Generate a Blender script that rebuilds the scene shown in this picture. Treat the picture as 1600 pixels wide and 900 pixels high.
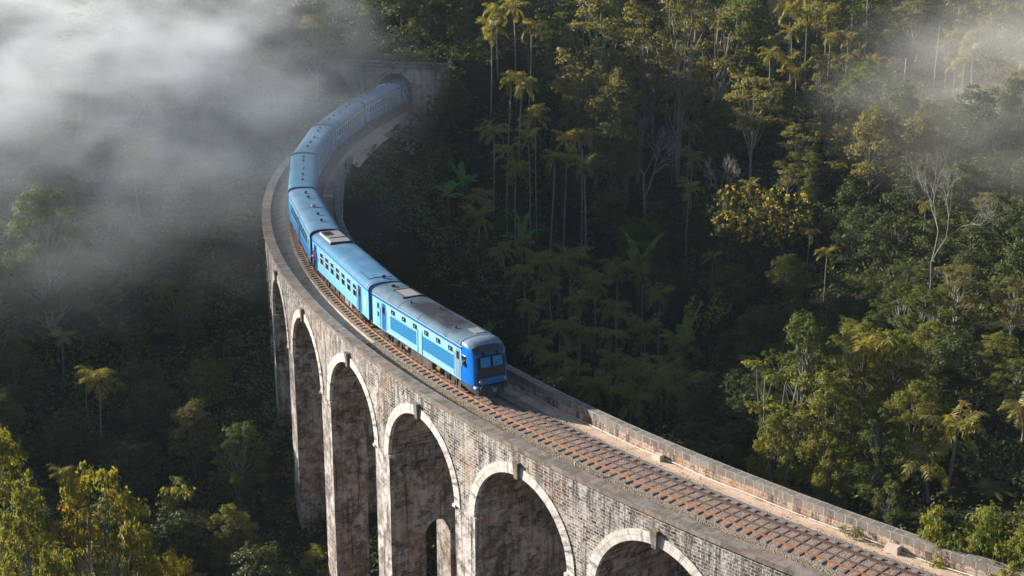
import bpy, math, random
import numpy as np
from mathutils import Vector, noise as mnoise
R=math.radians
rnd=random.Random(7); rng=np.random.default_rng(11)
for o in list(bpy.data.objects): bpy.data.objects.remove(o)
scene=bpy.context.scene; COL=scene.collection

# ------------------------------------------------------------------ camera, light, exposure
PITCH=0.2912; CAMH=34.508; FPX=2236.4
cd=bpy.data.cameras.new('camera'); cam=bpy.data.objects.new('camera',cd); COL.objects.link(cam); scene.camera=cam
cd.sensor_width=36; cd.lens=36*FPX/1600; cd.clip_end=3000; cd.clip_start=.5
cam.location=(0,0,CAMH); cam.rotation_euler=(math.pi/2-PITCH,0,0)
SUN_EL=R(20); SUN_H=(-.916,.401)          # horizontal direction towards the sun
world=bpy.data.worlds.new('World'); scene.world=world; world.use_nodes=True
wn=world.node_tree; bg=wn.nodes['Background']; sky=wn.nodes.new('ShaderNodeTexSky'); sky.sky_type='NISHITA'
sky.sun_disc=False; sky.sun_elevation=SUN_EL; sky.sun_rotation=math.atan2(SUN_H[0],SUN_H[1])
wn.links.new(sky.outputs[0],bg.inputs[0]); bg.inputs[1].default_value=.052
sl=bpy.data.lights.new('sun','SUN'); sl.energy=5.; sl.angle=R(.5); sl.color=(1,.92,.80)
sun=bpy.data.objects.new('sun',sl); COL.objects.link(sun)
sd=Vector((SUN_H[0]*math.cos(SUN_EL),SUN_H[1]*math.cos(SUN_EL),math.sin(SUN_EL)))
sun.rotation_euler=sd.to_track_quat('Z','Y').to_euler()
vs=scene.view_settings; vs.view_transform='Standard'; vs.look='None'; vs.exposure=1.28; vs.gamma=1; vs.use_curve_mapping=False
cy=scene.cycles; cy.volume_bounces=1; cy.max_bounces=5; cy.diffuse_bounces=3; cy.glossy_bounces=2; cy.transmission_bounces=3
cy.transparent_max_bounces=6; cy.volume_max_steps=96; cy.volume_step_rate=1.0; cy.use_denoising=True; cy.use_adaptive_sampling=False; cy.sample_clamp_indirect=4

# ------------------------------------------------------------------ the curved track path
X0,Y0,TH0,K0,K1,K2=3.89043,81.8693,2.22047,-.00746728,-1.49647e-5,4.82e-7
_sg=np.linspace(-110,190,3001); _ds=_sg[1]-_sg[0]; _th=TH0+K0*_sg+K1*_sg**2/2+K2*_sg**3/6
_cx=np.cumsum(np.cos(_th))*_ds; _cy=np.cumsum(np.sin(_th))*_ds; _i=int(np.argmin(abs(_sg))); _cx+=X0-_cx[_i]; _cy+=Y0-_cy[_i]
def pth(s): return np.interp(s,_sg,_cx),np.interp(s,_sg,_cy),np.interp(s,_sg,_th)
def P(s,off,z):
    x,y,t=pth(s); return (float(x-math.sin(t)*off),float(y+math.cos(t)*off),float(z))
def near_track(x,y):
    """s and signed offset of plan points (arrays)"""
    S=_sg[::6]; cx=_cx[::6]; cyy=_cy[::6]; th=_th[::6]
    x=np.atleast_1d(x).astype(float); y=np.atleast_1d(y).astype(float); s=np.empty(len(x)); o=np.empty(len(x))
    for a in range(0,len(x),4000):
        dx=x[a:a+4000,None]-cx[None]; dy=y[a:a+4000,None]-cyy[None]; i=(dx*dx+dy*dy).argmin(1); r=np.arange(len(i))
        s[a:a+4000]=S[i]; o[a:a+4000]=-dx[r,i]*np.sin(th[i])+dy[r,i]*np.cos(th[i])
        far=np.sqrt(dx[r,i]**2+dy[r,i]**2); o[a:a+4000]=np.sign(o[a:a+4000])*np.maximum(abs(o[a:a+4000]),far)
    return s,o
def back(u,v,z=None,y=None):
    X=(u-800)/FPX; Y=-(v-450)/FPX; c,s=math.cos(PITCH),math.sin(PITCH); d=(X,c+Y*s,-s+Y*c)
    t=(z-CAMH)/d[2] if z is not None else y/d[1]
    return (d[0]*t,d[1]*t,CAMH+d[2]*t)

# ------------------------------------------------------------------ materials
MAT={}
class NT:
    def __init__(s,name):
        m=bpy.data.materials.new(name); m.use_nodes=True; s.m=m; s.t=m.node_tree; s.t.nodes.clear(); MAT[name]=m
        s.out=s.n('ShaderNodeOutputMaterial')
    def n(s,t,**k):
        x=s.t.nodes.new(t)
        for a,b in k.items():
            if a in x.inputs.keys(): s.set(x,a,b)
            else: setattr(x,a,b)
        return x
    def set(s,node,inp,val):
        i=node.inputs[inp]
        if isinstance(val,bpy.types.NodeSocket): s.t.links.new(val,i)
        elif hasattr(i.default_value,'__len__') and not isinstance(val,(float,int)): i.default_value=(tuple(val)+(1,))[:len(i.default_value)]
        else: i.default_value=val
    def coord(s,kind='Object'): return s.n('ShaderNodeTexCoord').outputs[kind]
    def mapp(s,vec,scale=(1,1,1),loc=(0,0,0)):
        x=s.n('ShaderNodeMapping'); s.set(x,'Vector',vec); s.set(x,'Scale',scale); s.set(x,'Location',loc); return x.outputs[0]
    def noise(s,vec,scale,detail=4,rough=.6,dist=0):
        x=s.n('ShaderNodeTexNoise'); s.set(x,'Vector',vec); s.set(x,'Scale',scale); s.set(x,'Detail',detail); s.set(x,'Roughness',rough); s.set(x,'Distortion',dist); return x.outputs[0]
    def ramp(s,fac,a,b,lo=0.,hi=1.):
        x=s.n('ShaderNodeMapRange'); x.clamp=True; s.set(x,0,fac); s.set(x,1,a); s.set(x,2,b); s.set(x,3,lo); s.set(x,4,hi); return x.outputs[0]
    def mix(s,f,a,b,mode='MIX'):
        x=s.n('ShaderNodeMix',data_type='RGBA',blend_type=mode); s.set(x,0,f)
        for i,v in ((6,a),(7,b)):
            if isinstance(v,bpy.types.NodeSocket): s.t.links.new(v,x.inputs[i])
            else: x.inputs[i].default_value=tuple(v)+(1,)
        return x.outputs[2]
    def math(s,op,a,b=0.):
        x=s.n('ShaderNodeMath',operation=op); s.set(x,0,a); s.set(x,1,b); return x.outputs[0]
    def bump(s,h,strength=.5,dist=.05):
        x=s.n('ShaderNodeBump'); s.set(x,'Height',h); s.set(x,'Strength',strength); s.set(x,'Distance',dist); return x.outputs[0]
    def done(s,color,rough=.85,normal=None,spec=.3,metal=0.,**k):
        b=s.n('ShaderNodeBsdfPrincipled'); s.set(b,'Base Color',color); s.set(b,'Roughness',rough); s.set(b,'Specular IOR Level',spec); s.set(b,'Metallic',metal)
        for a,v in k.items(): s.set(b,a,v)
        if normal is not None: s.set(b,'Normal',normal)
        s.t.links.new(b.outputs[0],s.out.inputs[0]); return s.m

def brick_mat(name,dark,light,mortar,wash,wash_amt,orange_amt,streak_amt,bw=.46,rh=.2,sqz=1.,mort=.026,streak_col=(.028,.026,.028),offs=(0,0,0)):
    t=NT(name); uv=t.mapp(t.coord('UV'),loc=offs)
    w=t.n('ShaderNodeTexNoise'); t.set(w,'Vector',uv); t.set(w,'Scale',1.6); t.set(w,'Detail',2)
    wob=t.mix(.02,uv,w.outputs[1],'ADD')
    b=t.n('ShaderNodeTexBrick'); t.set(b,'Vector',wob); t.set(b,'Scale',1.); t.set(b,'Brick Width',bw); t.set(b,'Row Height',rh); t.set(b,'Mortar Size',mort)
    t.set(b,'Mortar Smooth',.25); t.set(b,'Color1',dark); t.set(b,'Color2',light); t.set(b,'Mortar',mortar); t.set(b,'Bias',-.1)
    n1=t.noise(uv,.45,6,.7); n2=t.noise(t.mapp(uv,(1,1,1),(31,7,0)),1.7,5,.65); n3=t.noise(t.mapp(uv,(2.6,.16,1),(5,3,0)),1.,5,.7); n4=t.noise(uv,9,4,.7)
    # lime wash patches covering brick and mortar
    wm=t.math('MULTIPLY',t.ramp(t.math('ADD',n1,t.math('MULTIPLY',t.math('SUBTRACT',n2,.5),.9)),.42,.62),wash_amt)
    c=t.mix(wm,b.outputs[0],wash)
    om=t.math('MULTIPLY',t.ramp(t.noise(t.mapp(uv,(1,.8,1),(11,23,0)),.33,5,.7),.5,.68),orange_amt)
    c=t.mix(om,c,(.36,.165,.075),'MIX')
    sm=t.math('MULTIPLY',t.ramp(t.math('ADD',n3,t.math('MULTIPLY',t.math('SUBTRACT',n4,.5),.35)),.5,.66),streak_amt)
    c=t.mix(sm,c,streak_col)
    if name in('face_brick','wall_brick'):
        sp=t.n('ShaderNodeSeparateXYZ'); t.t.links.new(uv,sp.inputs[0]); top=t.ramp(sp.outputs[1],-3.2,-.2)
        tm=t.math('MULTIPLY',top,t.ramp(t.math('ADD',t.noise(t.mapp(uv,(1.5,.14,1),(2,8,0)),1.,5,.75),t.math('MULTIPLY',t.math('SUBTRACT',n4,.5),.25)),.47,.6,0,.85)); c=t.mix(tm,c,(.045,.043,.048))
    c=t.mix(t.ramp(n4,.35,.75,0,.45),c,t.mix(1.,c,(.55,.5,.46),'MULTIPLY'))
    h=t.math('ADD',t.math('MULTIPLY',b.outputs[1],-1.),t.math('MULTIPLY',n4,.6))
    return t.done(c,.9,t.bump(h,.7,.04),.2)
brick_mat('face_brick',(.03,.024,.022),(.27,.225,.195),(.54,.51,.48),(.72,.71,.70),.5,.42,1.)
brick_mat('pier_brick',(.035,.028,.026),(.26,.21,.18),(.46,.42,.39),(.74,.73,.72),.75,.3,1.,bw=.4,rh=.17)
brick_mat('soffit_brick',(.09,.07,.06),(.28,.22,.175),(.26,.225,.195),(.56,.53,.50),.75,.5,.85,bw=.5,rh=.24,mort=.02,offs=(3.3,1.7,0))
brick_mat('ring_stone',(.50,.46,.43),(.70,.67,.63),(.26,.24,.22),(.76,.74,.72),.6,.3,.85,bw=.42,rh=.36,mort=.012,offs=(2,9,0))
brick_mat('wall_brick',(.30,.16,.10),(.50,.36,.26),(.56,.50,.44),(.5,.46,.42),.55,.8,.35,bw=.5,rh=.2,offs=(8,3,0))
brick_mat('coping_stone',(.135,.115,.10),(.22,.19,.17),(.09,.08,.075),(.34,.315,.295),.5,.25,.5,bw=.62,rh=2.,mort=.014,streak_col=(.07,.065,.06),offs=(.3,.93,0))
brick_mat('parapet_block',(.14,.13,.125),(.26,.24,.22),(.48,.45,.41),(.34,.31,.28),.35,.2,.4,bw=.7,rh=.62,mort=.02,offs=(.1,.02,0))
brick_mat('portal_stone',(.20,.19,.18),(.34,.33,.31),(.3,.28,.27),(.5,.5,.48),.6,.2,.9,bw=.6,rh=.35,offs=(4,4,0))

def simple(name,col,rough=.7,var=.25,scale=6,dirt=None,metal=0.,spec=.4,bump=.15):
    t=NT(name); co=t.coord(); n=t.noise(co,scale,5,.65)
    c=t.mix(t.ramp(n,.3,.7,0,var),col,tuple(x*.45 for x in col))
    if name=='roof_loco':
        sp=t.n('ShaderNodeSeparateXYZ'); t.t.links.new(co,sp.inputs[0]); ax=t.ramp(t.math('ABSOLUTE',t.math('SUBTRACT',sp.outputs[0],.6)),5.2,2.6); ay=t.ramp(t.math('ABSOLUTE',t.math('ADD',sp.outputs[1],.1)),1.25,.75)
        c=t.mix(t.math('MULTIPLY',t.math('MULTIPLY',ax,ay),t.ramp(t.noise(co,.9,6,.75),.3,.5,.6,1.)),c,(.03,.034,.042))
    if name=='sleeper_rust': c=t.mix(t.math('MULTIPLY',t.n('ShaderNodeObjectInfo').outputs['Random'],.75),c,(.11,.085,.07))
    if dirt: c=t.mix(t.ramp(t.noise(t.mapp(co,(1,1,.4),(3,3,3)),dirt[1],6,.7),.48,.72,0,dirt[2]),c,dirt[0])
    return t.done(c,rough,t.bump(n,bump,.02),spec,metal)
DUST=(.22,.19,.16)
simple('loco_light',(.24,.54,.80),.4,.15,3,((.24,.30,.34),1.3,.6))
simple('loco_mid',(.022,.20,.46),.4,.2,3,((.05,.16,.28),2,.5))
simple('loco_blue',(.004,.15,.58),.28,.12,3,spec=.5,bump=.03)
simple('cant_blue',(.008,.12,.36),.4,.2,4)
simple('dark_blue',(.006,.035,.13),.5,.3,4)
simple('door_cyan',(.14,.46,.68),.4,.2,5)
simple('car_light',(.15,.45,.76),.42,.15,3,((.18,.26,.32),1.2,.6))
simple('car_deep',(.012,.16,.42),.45,.2,3,((.05,.14,.26),1.4,.4))
simple('glint_grey',(.30,.33,.36),.5,.3,3)  # grey of the glints painted on the power car windows
simple('roof_blue',(.045,.18,.35),.8,.5,.8,((.16,.27,.36),.6,.7))
simple('roof_pale',(.09,.23,.38),.8,.4,.8,((.24,.32,.39),.5,.6))
simple('roof_teal',(.045,.22,.38),.6,.4,.7,((.10,.28,.42),.6,.5))
simple('roof_loco',(.14,.22,.30),.9,.6,.9,((.035,.035,.04),.3,1.),spec=.08)
simple('roof_cap',(.17,.27,.36),.8,.4,2,((.1,.12,.14),1.5,.6))
simple('soot',(.03,.032,.035),.8,.4,4)
simple('metal_grey',(.25,.26,.28),.5,.4,5,metal=.3)
simple('unit_white',(.28,.285,.30),.6,.5,3,((.12,.10,.1),2,.6))
simple('under_dark',(.035,.032,.03),.8,.4,4,((.16,.13,.10),2,.6))
simple('under_rust',(.20,.09,.055),.8,.4,4)
simple('rubber',(.015,.015,.017),.8,.3,4)
simple('seam_dark',(.035,.05,.075),.8,.2,4)
t=NT('glass_dark'); t.done((.012,.014,.018),.12,None,.6)
t=NT('windshield'); t.done((.006,.22,.52),.45,None,.25)
simple('brow_grey',(.035,.05,.07),.6,.3,4)
simple('mask_black',(.018,.018,.022),.45,.3,3)
simple('lamp_clear',(.3,.3,.3),.2,.1,9)
simple('window_frame',(.42,.62,.72),.4,.1,5)
simple('frame_dull',(.10,.17,.22),.6,.3,5)
simple('rust_rail',(.36,.155,.07),.75,.5,7,((.12,.06,.035),3,.6))
simple('worn_rail',(.14,.125,.125),.45,.4,6,metal=.35)
simple('dark_rust',(.17,.075,.045),.8,.5,7)
simple('sleeper_rust',(.22,.17,.145),.9,.5,5,((.36,.30,.26),4,.9),bump=.5)
simple('white_paint',(.62,.61,.58),.6,.2,9)
simple('pipe_white',(.60,.57,.53),.6,.3,6)
simple('concrete_pale',(.52,.43,.36),.85,.3,5,bump=.4)
simple('rock',(.26,.20,.165),.9,.6,1.2,bump=.8)
simple('bore_soot',(.045,.04,.037),.95,.5,2)
simple('bark_pale',(.34,.32,.29),.85,.6,3,((.10,.085,.07),2,.7),bump=.5)
simple('bark_grey',(.13,.12,.105),.9,.5,3,bump=.5)
simple('bark_brown',(.085,.065,.05),.9,.5,3,bump=.5)
simple('palm_bark',(.26,.25,.22),.85,.5,4,((.09,.09,.07),3,.6),bump=.3)
simple('bare_twig',(.42,.39,.37),.85,.4,4)
simple('skin_brown',(.16,.08,.05),.6,.1,9)
simple('hair_black',(.01,.009,.008),.6,.1,9)
simple('shirt_pink',(.55,.14,.30),.8,.2,9)
simple('shirt_pale',(.5,.5,.52),.8,.2,9)
simple('trousers_dark',(.03,.03,.045),.8,.2,9)
simple('sign_dark',(.06,.06,.065),.7,.2,9)

# ground surfaces
def ballast_mat(name,base,var,scale,grass=0.,bd=.06):
    t=NT(name); co=t.coord(); v=t.n('ShaderNodeTexVoronoi'); t.set(v,'Vector',co); t.set(v,'Scale',scale); v.feature='F1'
    n=t.noise(co,1.1,5,.7); hs=t.n('ShaderNodeSeparateColor'); t.t.links.new(v.outputs[1],hs.inputs[0])
    c=t.mix(t.math('MULTIPLY',hs.outputs[0],var),base,tuple(x*.22 for x in base))
    c=t.mix(t.ramp(n,.45,.7,0,.55),c,(.20,.15,.12))
    if grass:
        g=t.ramp(t.noise(t.mapp(co,loc=(9,9,9)),.9,5,.75),.5,.62,0,grass); c=t.mix(g,c,(.13,.12,.03))
    return t.done(c,.95,t.bump(v.outputs[0],1.,bd),.1)
ballast_mat('ballast',(.36,.30,.26),.7,17,0.,.04)
ballast_mat('ballast_grass',(.38,.31,.24),.7,12,.75)
ballast_mat('sand_path',(.66,.50,.385),.12,22,0.,.015)
t=NT('forest_soil'); co=t.coord(); n=t.noise(co,.25,8,.7); n2=t.noise(co,2.5,5,.7)
c=t.mix(t.ramp(n,.4,.65),(.022,.026,.010),(.055,.038,.022)); c=t.mix(t.ramp(n2,.4,.7,0,.8),c,(.012,.018,.007)); t.done(c,1,t.bump(n2,1.,.3),.05)

def leaf_mat(name,a,b,hi=None,trans=.4,rough=.55):
    """a, b: two leaf colours mixed leaf by leaf; hi: a third colour on a few"""
    t=NT(name); g=t.n('ShaderNodeNewGeometry'); oi=t.n('ShaderNodeObjectInfo'); co=t.coord()
    r=g.outputs['Random Per Island']; n=t.noise(co,.5,3,.6)
    c=t.mix(t.ramp(t.math('ADD',t.math('MULTIPLY',r,.6),t.math('MULTIPLY',n,.6)),.3,.8),a,b)
    if hi: c=t.mix(t.ramp(t.math('ADD',r,t.math('SUBTRACT',n,.5)),.8,.88),c,hi)
    c=t.mix(t.math('MULTIPLY',oi.outputs['Random'],.4),c,t.mix(1.,c,(.65,.62,.5),'MULTIPLY'))
    p=t.n('ShaderNodeBsdfPrincipled'); t.set(p,'Base Color',c); t.set(p,'Roughness',rough); t.set(p,'Specular IOR Level',.25)
    tr=t.n('ShaderNodeBsdfTranslucent'); t.set(tr,'Color',t.mix(1.,c,(1.8,1.6,.55),'MULTIPLY'))
    m=t.n('ShaderNodeMixShader'); t.set(m,0,trans); t.t.links.new(p.outputs[0],m.inputs[1]); t.t.links.new(tr.outputs[0],m.inputs[2]); t.t.links.new(m.outputs[0],t.out.inputs[0])
leaf_mat('leaf_green',(.07,.11,.025),(.14,.165,.03))
leaf_mat('leaf_lime',(.095,.135,.028),(.22,.23,.045),(.33,.29,.07),.45)
leaf_mat('leaf_olive',(.11,.12,.04),(.23,.21,.075),None,.4)
leaf_mat('leaf_dark',(.04,.062,.02),(.085,.105,.03),None,.3)
leaf_mat('leaf_autumn',(.13,.16,.025),(.27,.27,.035),(.34,.15,.05),.45)
leaf_mat('leaf_palm',(.15,.17,.045),(.30,.27,.08),(.36,.25,.08),.4,.4)
leaf_mat('leaf_banana',(.10,.19,.05),(.17,.29,.08),None,.45,.4)
leaf_mat('leaf_brush',(.045,.085,.03),(.12,.14,.04),(.21,.19,.045),.35)
leaf_mat('flower_yellow',(.50,.40,.05),(.60,.52,.08),(.55,.30,.05),.15)
leaf_mat('grass_tuft',(.10,.11,.025),(.2,.17,.05),None,.4)

# ------------------------------------------------------------------ mesh helpers
class MB:
    def __init__(s): s.v=[]; s.f=[]; s.uv=[]; s.sm=[]
    def face(s,pts,uv=None,smooth=False):
        i=len(s.v); s.v+= [tuple(p) for p in pts]; s.f.append(tuple(range(i,i+len(pts)))); s.uv+= list(uv) if uv else [(p[0],p[2]) for p in pts]; s.sm.append(smooth)
    def box(s,c,d,rz=0,frame=None):
        x,y,z=[a/2 for a in d]; cs,sn=math.cos(rz),math.sin(rz)
        def q(a,b,e):
            p=(c[0]+a*cs-b*sn,c[1]+a*sn+b*cs,c[2]+e); return frame(*p) if frame else p
        V=[q(a,b,e) for e in(-z,z) for a,b in((-x,-y),(x,-y),(x,y),(-x,y))]
        for f in((3,2,1,0),(4,5,6,7),(0,1,5,4),(1,2,6,5),(2,3,7,6),(3,0,4,7)): s.face([V[k] for k in f])
    def grid(s,rows,uvs=None,smooth=False,closed=False):
        """rows: list of rows of points, shared vertices"""
        i=len(s.v); n=len(rows[0])
        for r in rows: s.v+= [tuple(p) for p in r]
        for a in range(len(rows)-1):
            for b in range(n-1 if not closed else n):
                c=(b+1)%n; q=(i+a*n+b,i+a*n+c,i+(a+1)*n+c,i+(a+1)*n+b); s.f.append(q); s.sm.append(smooth)
                if uvs: s.uv+= [uvs[a][b],uvs[a][c],uvs[a+1][c],uvs[a+1][b]]
                else: s.uv+= [(s.v[k][0],s.v[k][2]) for k in q]
    def tube(s,pts,rad,n=6,cap=True):
        rows=[]; pts=[Vector(p) for p in pts]
        for i,p in enumerate(pts):
            d=(pts[min(i+1,len(pts)-1)]-pts[max(i-1,0)]).normalized(); a=d.orthogonal().normalized() if i==0 else (a-d*a.dot(d)).normalized(); b=d.cross(a)
            r=rad[i] if hasattr(rad,'__len__') else rad
            rows.append([p+a*math.cos(k*2*math.pi/n)*r+b*math.sin(k*2*math.pi/n)*r for k in range(n)])
        s.grid(rows,smooth=True,closed=True)
        if cap: s.face(rows[0][::-1]); s.face(rows[-1])
    def build(s,name,mat,parent=None,world=False,label=None):
        me=bpy.data.meshes.new(name); V=s.v
        if parent is not None and world: o_=parent.location; V=[(a-o_[0],b-o_[1],c-o_[2]) for a,b,c in V]
        me.from_pydata(V,[],s.f); u=me.uv_layers.new(name='UVMap'); u.data.foreach_set('uv',np.array(s.uv,dtype=np.float32).ravel())
        me.polygons.foreach_set('use_smooth',s.sm); me.materials.append(MAT[mat]); me.update()
        o=bpy.data.objects.new(name,me); COL.objects.link(o); o.parent=parent
        if label: o['label']=label
        return o
def quads_obj(name,V,mat,parent=None,link=True):
    """V: (n,4,3) array of separate quads"""
    n=len(V); me=bpy.data.meshes.new(name); me.vertices.add(n*4); me.vertices.foreach_set('co',V.astype(np.float32).ravel())
    me.loops.add(n*4); me.loops.foreach_set('vertex_index',np.arange(n*4,dtype=np.int32)); me.polygons.add(n)
    me.polygons.foreach_set('loop_start',np.arange(0,n*4,4,dtype=np.int32)); me.update(calc_edges=True); me.materials.append(MAT[mat])
    o=bpy.data.objects.new(name,me); o.parent=parent
    if link: COL.objects.link(o)
    return o
def root(name,label,cat,loc=(0,0,0),rz=0,group=None):
    o=bpy.data.objects.new(name,None); COL.objects.link(o); o.location=loc; o.rotation_euler=(0,0,rz); o['label']=label; o['category']=cat; o.empty_display_size=.2
    if group: o['group']=group
    return o
def tag(o,label,cat,group=None):
    o['label']=label; o['category']=cat
    if group: o['group']=group
    return o
def kind(o,k): o['kind']=k; return o

# ------------------------------------------------------------------ terrain
CP=[]
for u,v,z in [(250,900,-25),(20,900,-24),(430,880,-24),(461,830,-22.5),(434,650,-16.5),(250,700,-19.5),(50,700,-18),(250,500,-12),(50,500,-11),(400,420,-9),(250,350,-5.5),
  (50,300,-3),(250,180,1.5),(50,100,8),(400,150,2.5),(250,30,12),(560,340,-5),(650,300,-6.6),(700,250,-4.5),(690,180,-1),(700,400,-14),(700,500,-18),(850,620,-23),
  (1000,680,-23),(1100,560,-22),(900,420,-19),(950,300,-14),(1100,300,-10),(1180,320,-9.5),(1045,260,-10),(1350,330,-8.5),(1450,440,-8),(1440,560,-12)]:
    CP.append(back(u,v,z))
CP+=[(22,105,-15),(33,98,-12),(45,95,-8),(10,112,-21),(45,115,-8),(62,130,-4),(80,170,-3),(70,215,-1),(45,225,-3),(5,222,-3),(20,240,1),(-5,238,9),(-20,232,12),(0,275,15),(40,275,12),(80,275,15),
  (0,330,38),(60,330,36),(-50,330,50),(120,300,30),(120,200,8),(120,120,6),(0,85,-25),(-10,70,-25),(10,60,-23),(25,60,-12),(40,42,-3),(60,70,-3),(0,30,-24),(-40,30,-22),(-60,80,-18),(-62,120,-10),
  (-90,100,-10),(-96,138,-1),(-98,158,12),(-98,175,17),(-104,205,17),(-104,240,22),(-100,300,38),(-72,270,29),(-66,225,17),(-62,190,9),(-64,160,-2),(-150,120,0),(-150,220,50),(-150,60,-10),(160,60,0),(0,-30,-22),(-80,-30,-18),(80,-30,-6),  # holds the unseen far-left ridge, added to shade the valley and train tail
  (0,420,60),(150,420,60),(-150,420,75),(-22,250,16),(-10,205,5),(-8,200,3.5),(-6,208,7),(-12.,197,2.),(-27,203,4),(-29,208,6.5),(-25.5,195,1.5),(-14,215,8.5),(-28,212,9)]
CP=np.array(CP); _c=CP[:,:2]/50
def _U(r2): return .5*r2*np.log(r2+1e-9)
_K=_U(((_c[:,None]-_c[None])**2).sum(2))+np.eye(len(_c))*.02; _Pm=np.c_[np.ones(len(_c)),_c]
_A=np.block([[_K,_Pm],[_Pm.T,np.zeros((3,3))]]); _w=np.linalg.solve(_A,np.r_[CP[:,2],0,0,0])
def hz(x,y,raw=False):
    x=np.atleast_1d(np.asarray(x,float)); y=np.atleast_1d(np.asarray(y,float)); z=np.empty(len(x))
    for a in range(0,len(x),20000):
        q=np.c_[x[a:a+20000],y[a:a+20000]]/50; z[a:a+20000]=_U(((q[:,None]-_c[None])**2).sum(2))@_w[:-3]+_w[-3]+q@_w[-2:]
    out=(abs(x)>200)|(y>450)|(y<-80); z=np.where(out,np.clip(z,-20,75),z)
    z+= .7*np.sin(x*.21+1.3*np.sin(y*.11))*np.sin(y*.17+x*.05)
    if raw: return z
    s,o=near_track(x,y); a=abs(o)
    for s0,s1,sg in ((76,131,1),):
        f=np.clip((s-s0)/8,0,1); m=(s<=s1)&(f>0)
        lo=-.62-np.maximum(0,a-4.3)*.75; hi=-.62+np.maximum(0,a-3.7)*1.0
        zz=np.clip(z,lo,hi); z=np.where(m,z*(1-f)+zz*f,z)
    m=(s<-40)&(s>-100); f=np.clip((-40-s)/8,0,1); z=np.where(m,z*(1-f)+np.clip(z,-.62-np.maximum(0,a-4.3)*.75,-.62+np.maximum(0,a-3.7))*f,z)
    m=(s>131)&(a<14)&(s<160); z=np.where(m,np.maximum(z,6.6),z)
    # nothing pokes through the viaduct
    m=(s<=76)&(s>=-34)&(a<6); z=np.where(m,np.minimum(z,-9+np.where(s>60,(s-60)*.5,0)+np.where(s<-20,(-20-s)*.4,0)),z)
    return z
def terrain():
    xs=np.r_[[-900,-600,-400,-300,-230,-190,-160],np.arange(-140,-70,3.),np.arange(-70,85,1.25),np.arange(85,150,3.),[160,190,230,300,400,600,900]]
    ys=np.r_[[-900,-500,-250,-130,-60,-20,10],np.arange(30,70,4.),np.arange(70,260,1.25),np.arange(260,340,3.),[350,370,400,450,550,700,900,1300]]
    X,Y=np.meshgrid(xs,ys); x=X.ravel(); y=Y.ravel(); z=hz(x,y); nx=len(xs); ny=len(ys)
    i=(np.arange(ny-1)[:,None]*nx+np.arange(nx-1)[None]).ravel(); F=np.c_[i,i+1,i+nx+1,i+nx]
    mx=x[F].mean(1); my=y[F].mean(1); s,o=near_track(mx,my); keep=~((abs(o)<3.1)&(s>128.6)&(s<136)); F=F[keep]
    me=bpy.data.meshes.new('ground'); me.from_pydata(np.c_[x,y,z].tolist(),[],F.tolist()); me.polygons.foreach_set('use_smooth',[True]*len(F)); me.materials.append(MAT['forest_soil']); me.update()
    o=bpy.data.objects.new('ground',me); COL.objects.link(o); kind(o,'structure')
terrain()

# ------------------------------------------------------------------ viaduct
SA,DA,RA,ZSP=.767,11.521,4.609,-6.114
FO,RO=3.80,-3.80; ZT=.22; S_A,S_B=-48.,92.; ZB=-27.
ARCH=[SA+DA*k for k in range(-2,7)]
vl=P(SA,0,-24)
via=root('railway_viaduct','tall curved stone and brick railway viaduct with nine round arches carrying the blue train','viaduct',vl)
def srange(a,b,step=1.):
    n=max(1,int(math.ceil((b-a)/step))); return [a+(b-a)*i/n for i in range(n+1)]
def wall_strip(mb,ss,off,za,zb,du=0.,flip=False):
    """vertical strip following the curve; za/zb numbers or functions of s"""
    A=[P(s,off,za(s) if callable(za) else za) for s in ss]; B=[P(s,off,zb(s) if callable(zb) else zb) for s in ss]
    for i in range(len(ss)-1):
        f=[A[i],A[i+1],B[i+1],B[i]]; u=[(ss[i]+du,A[i][2]),(ss[i+1]+du,A[i+1][2]),(ss[i+1]+du,B[i+1][2]),(ss[i]+du,B[i][2])]
        mb.face(f if not flip else f[::-1],u if not flip else u[::-1])
def flat_strip(mb,ss,o1,o2,z1,z2=None,du=0.):
    z2=z1 if z2 is None else z2
    for i in range(len(ss)-1):
        a,b=ss[i],ss[i+1]; f=lambda z,s:z(s) if callable(z) else z
        mb.face([P(a,o1,f(z1,a)),P(a,o2,f(z2,a)),P(b,o2,f(z2,b)),P(b,o1,f(z1,b))],[(a+du,o1),(a+du,o2),(b+du,o2),(b+du,o1)])
AN=[math.pi*i/36 for i in range(37)]
for off,du in((FO,0.),(RO,40.)):
    m=MB()
    for sc in ARCH:
        ss=[sc-RA*math.cos(a) for a in AN]; wall_strip(m,ss,off,lambda s,sc=sc:ZSP+math.sqrt(max(0,RA*RA-(s-sc)**2)),ZT,du)
    edges=[(ARCH[i]+RA,ARCH[i+1]-RA) for i in range(8)]
    for a,b in edges: wall_strip(m,srange(a,b,1.2),off,ZSP,ZT,du)
    wall_strip(m,srange(S_A,ARCH[0]-RA),off,ZB,ZT,du); wall_strip(m,srange(ARCH[-1]+RA,S_B),off,-20,ZT,du)
    m.build('spandrel_wall','face_brick',via,True)
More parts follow.
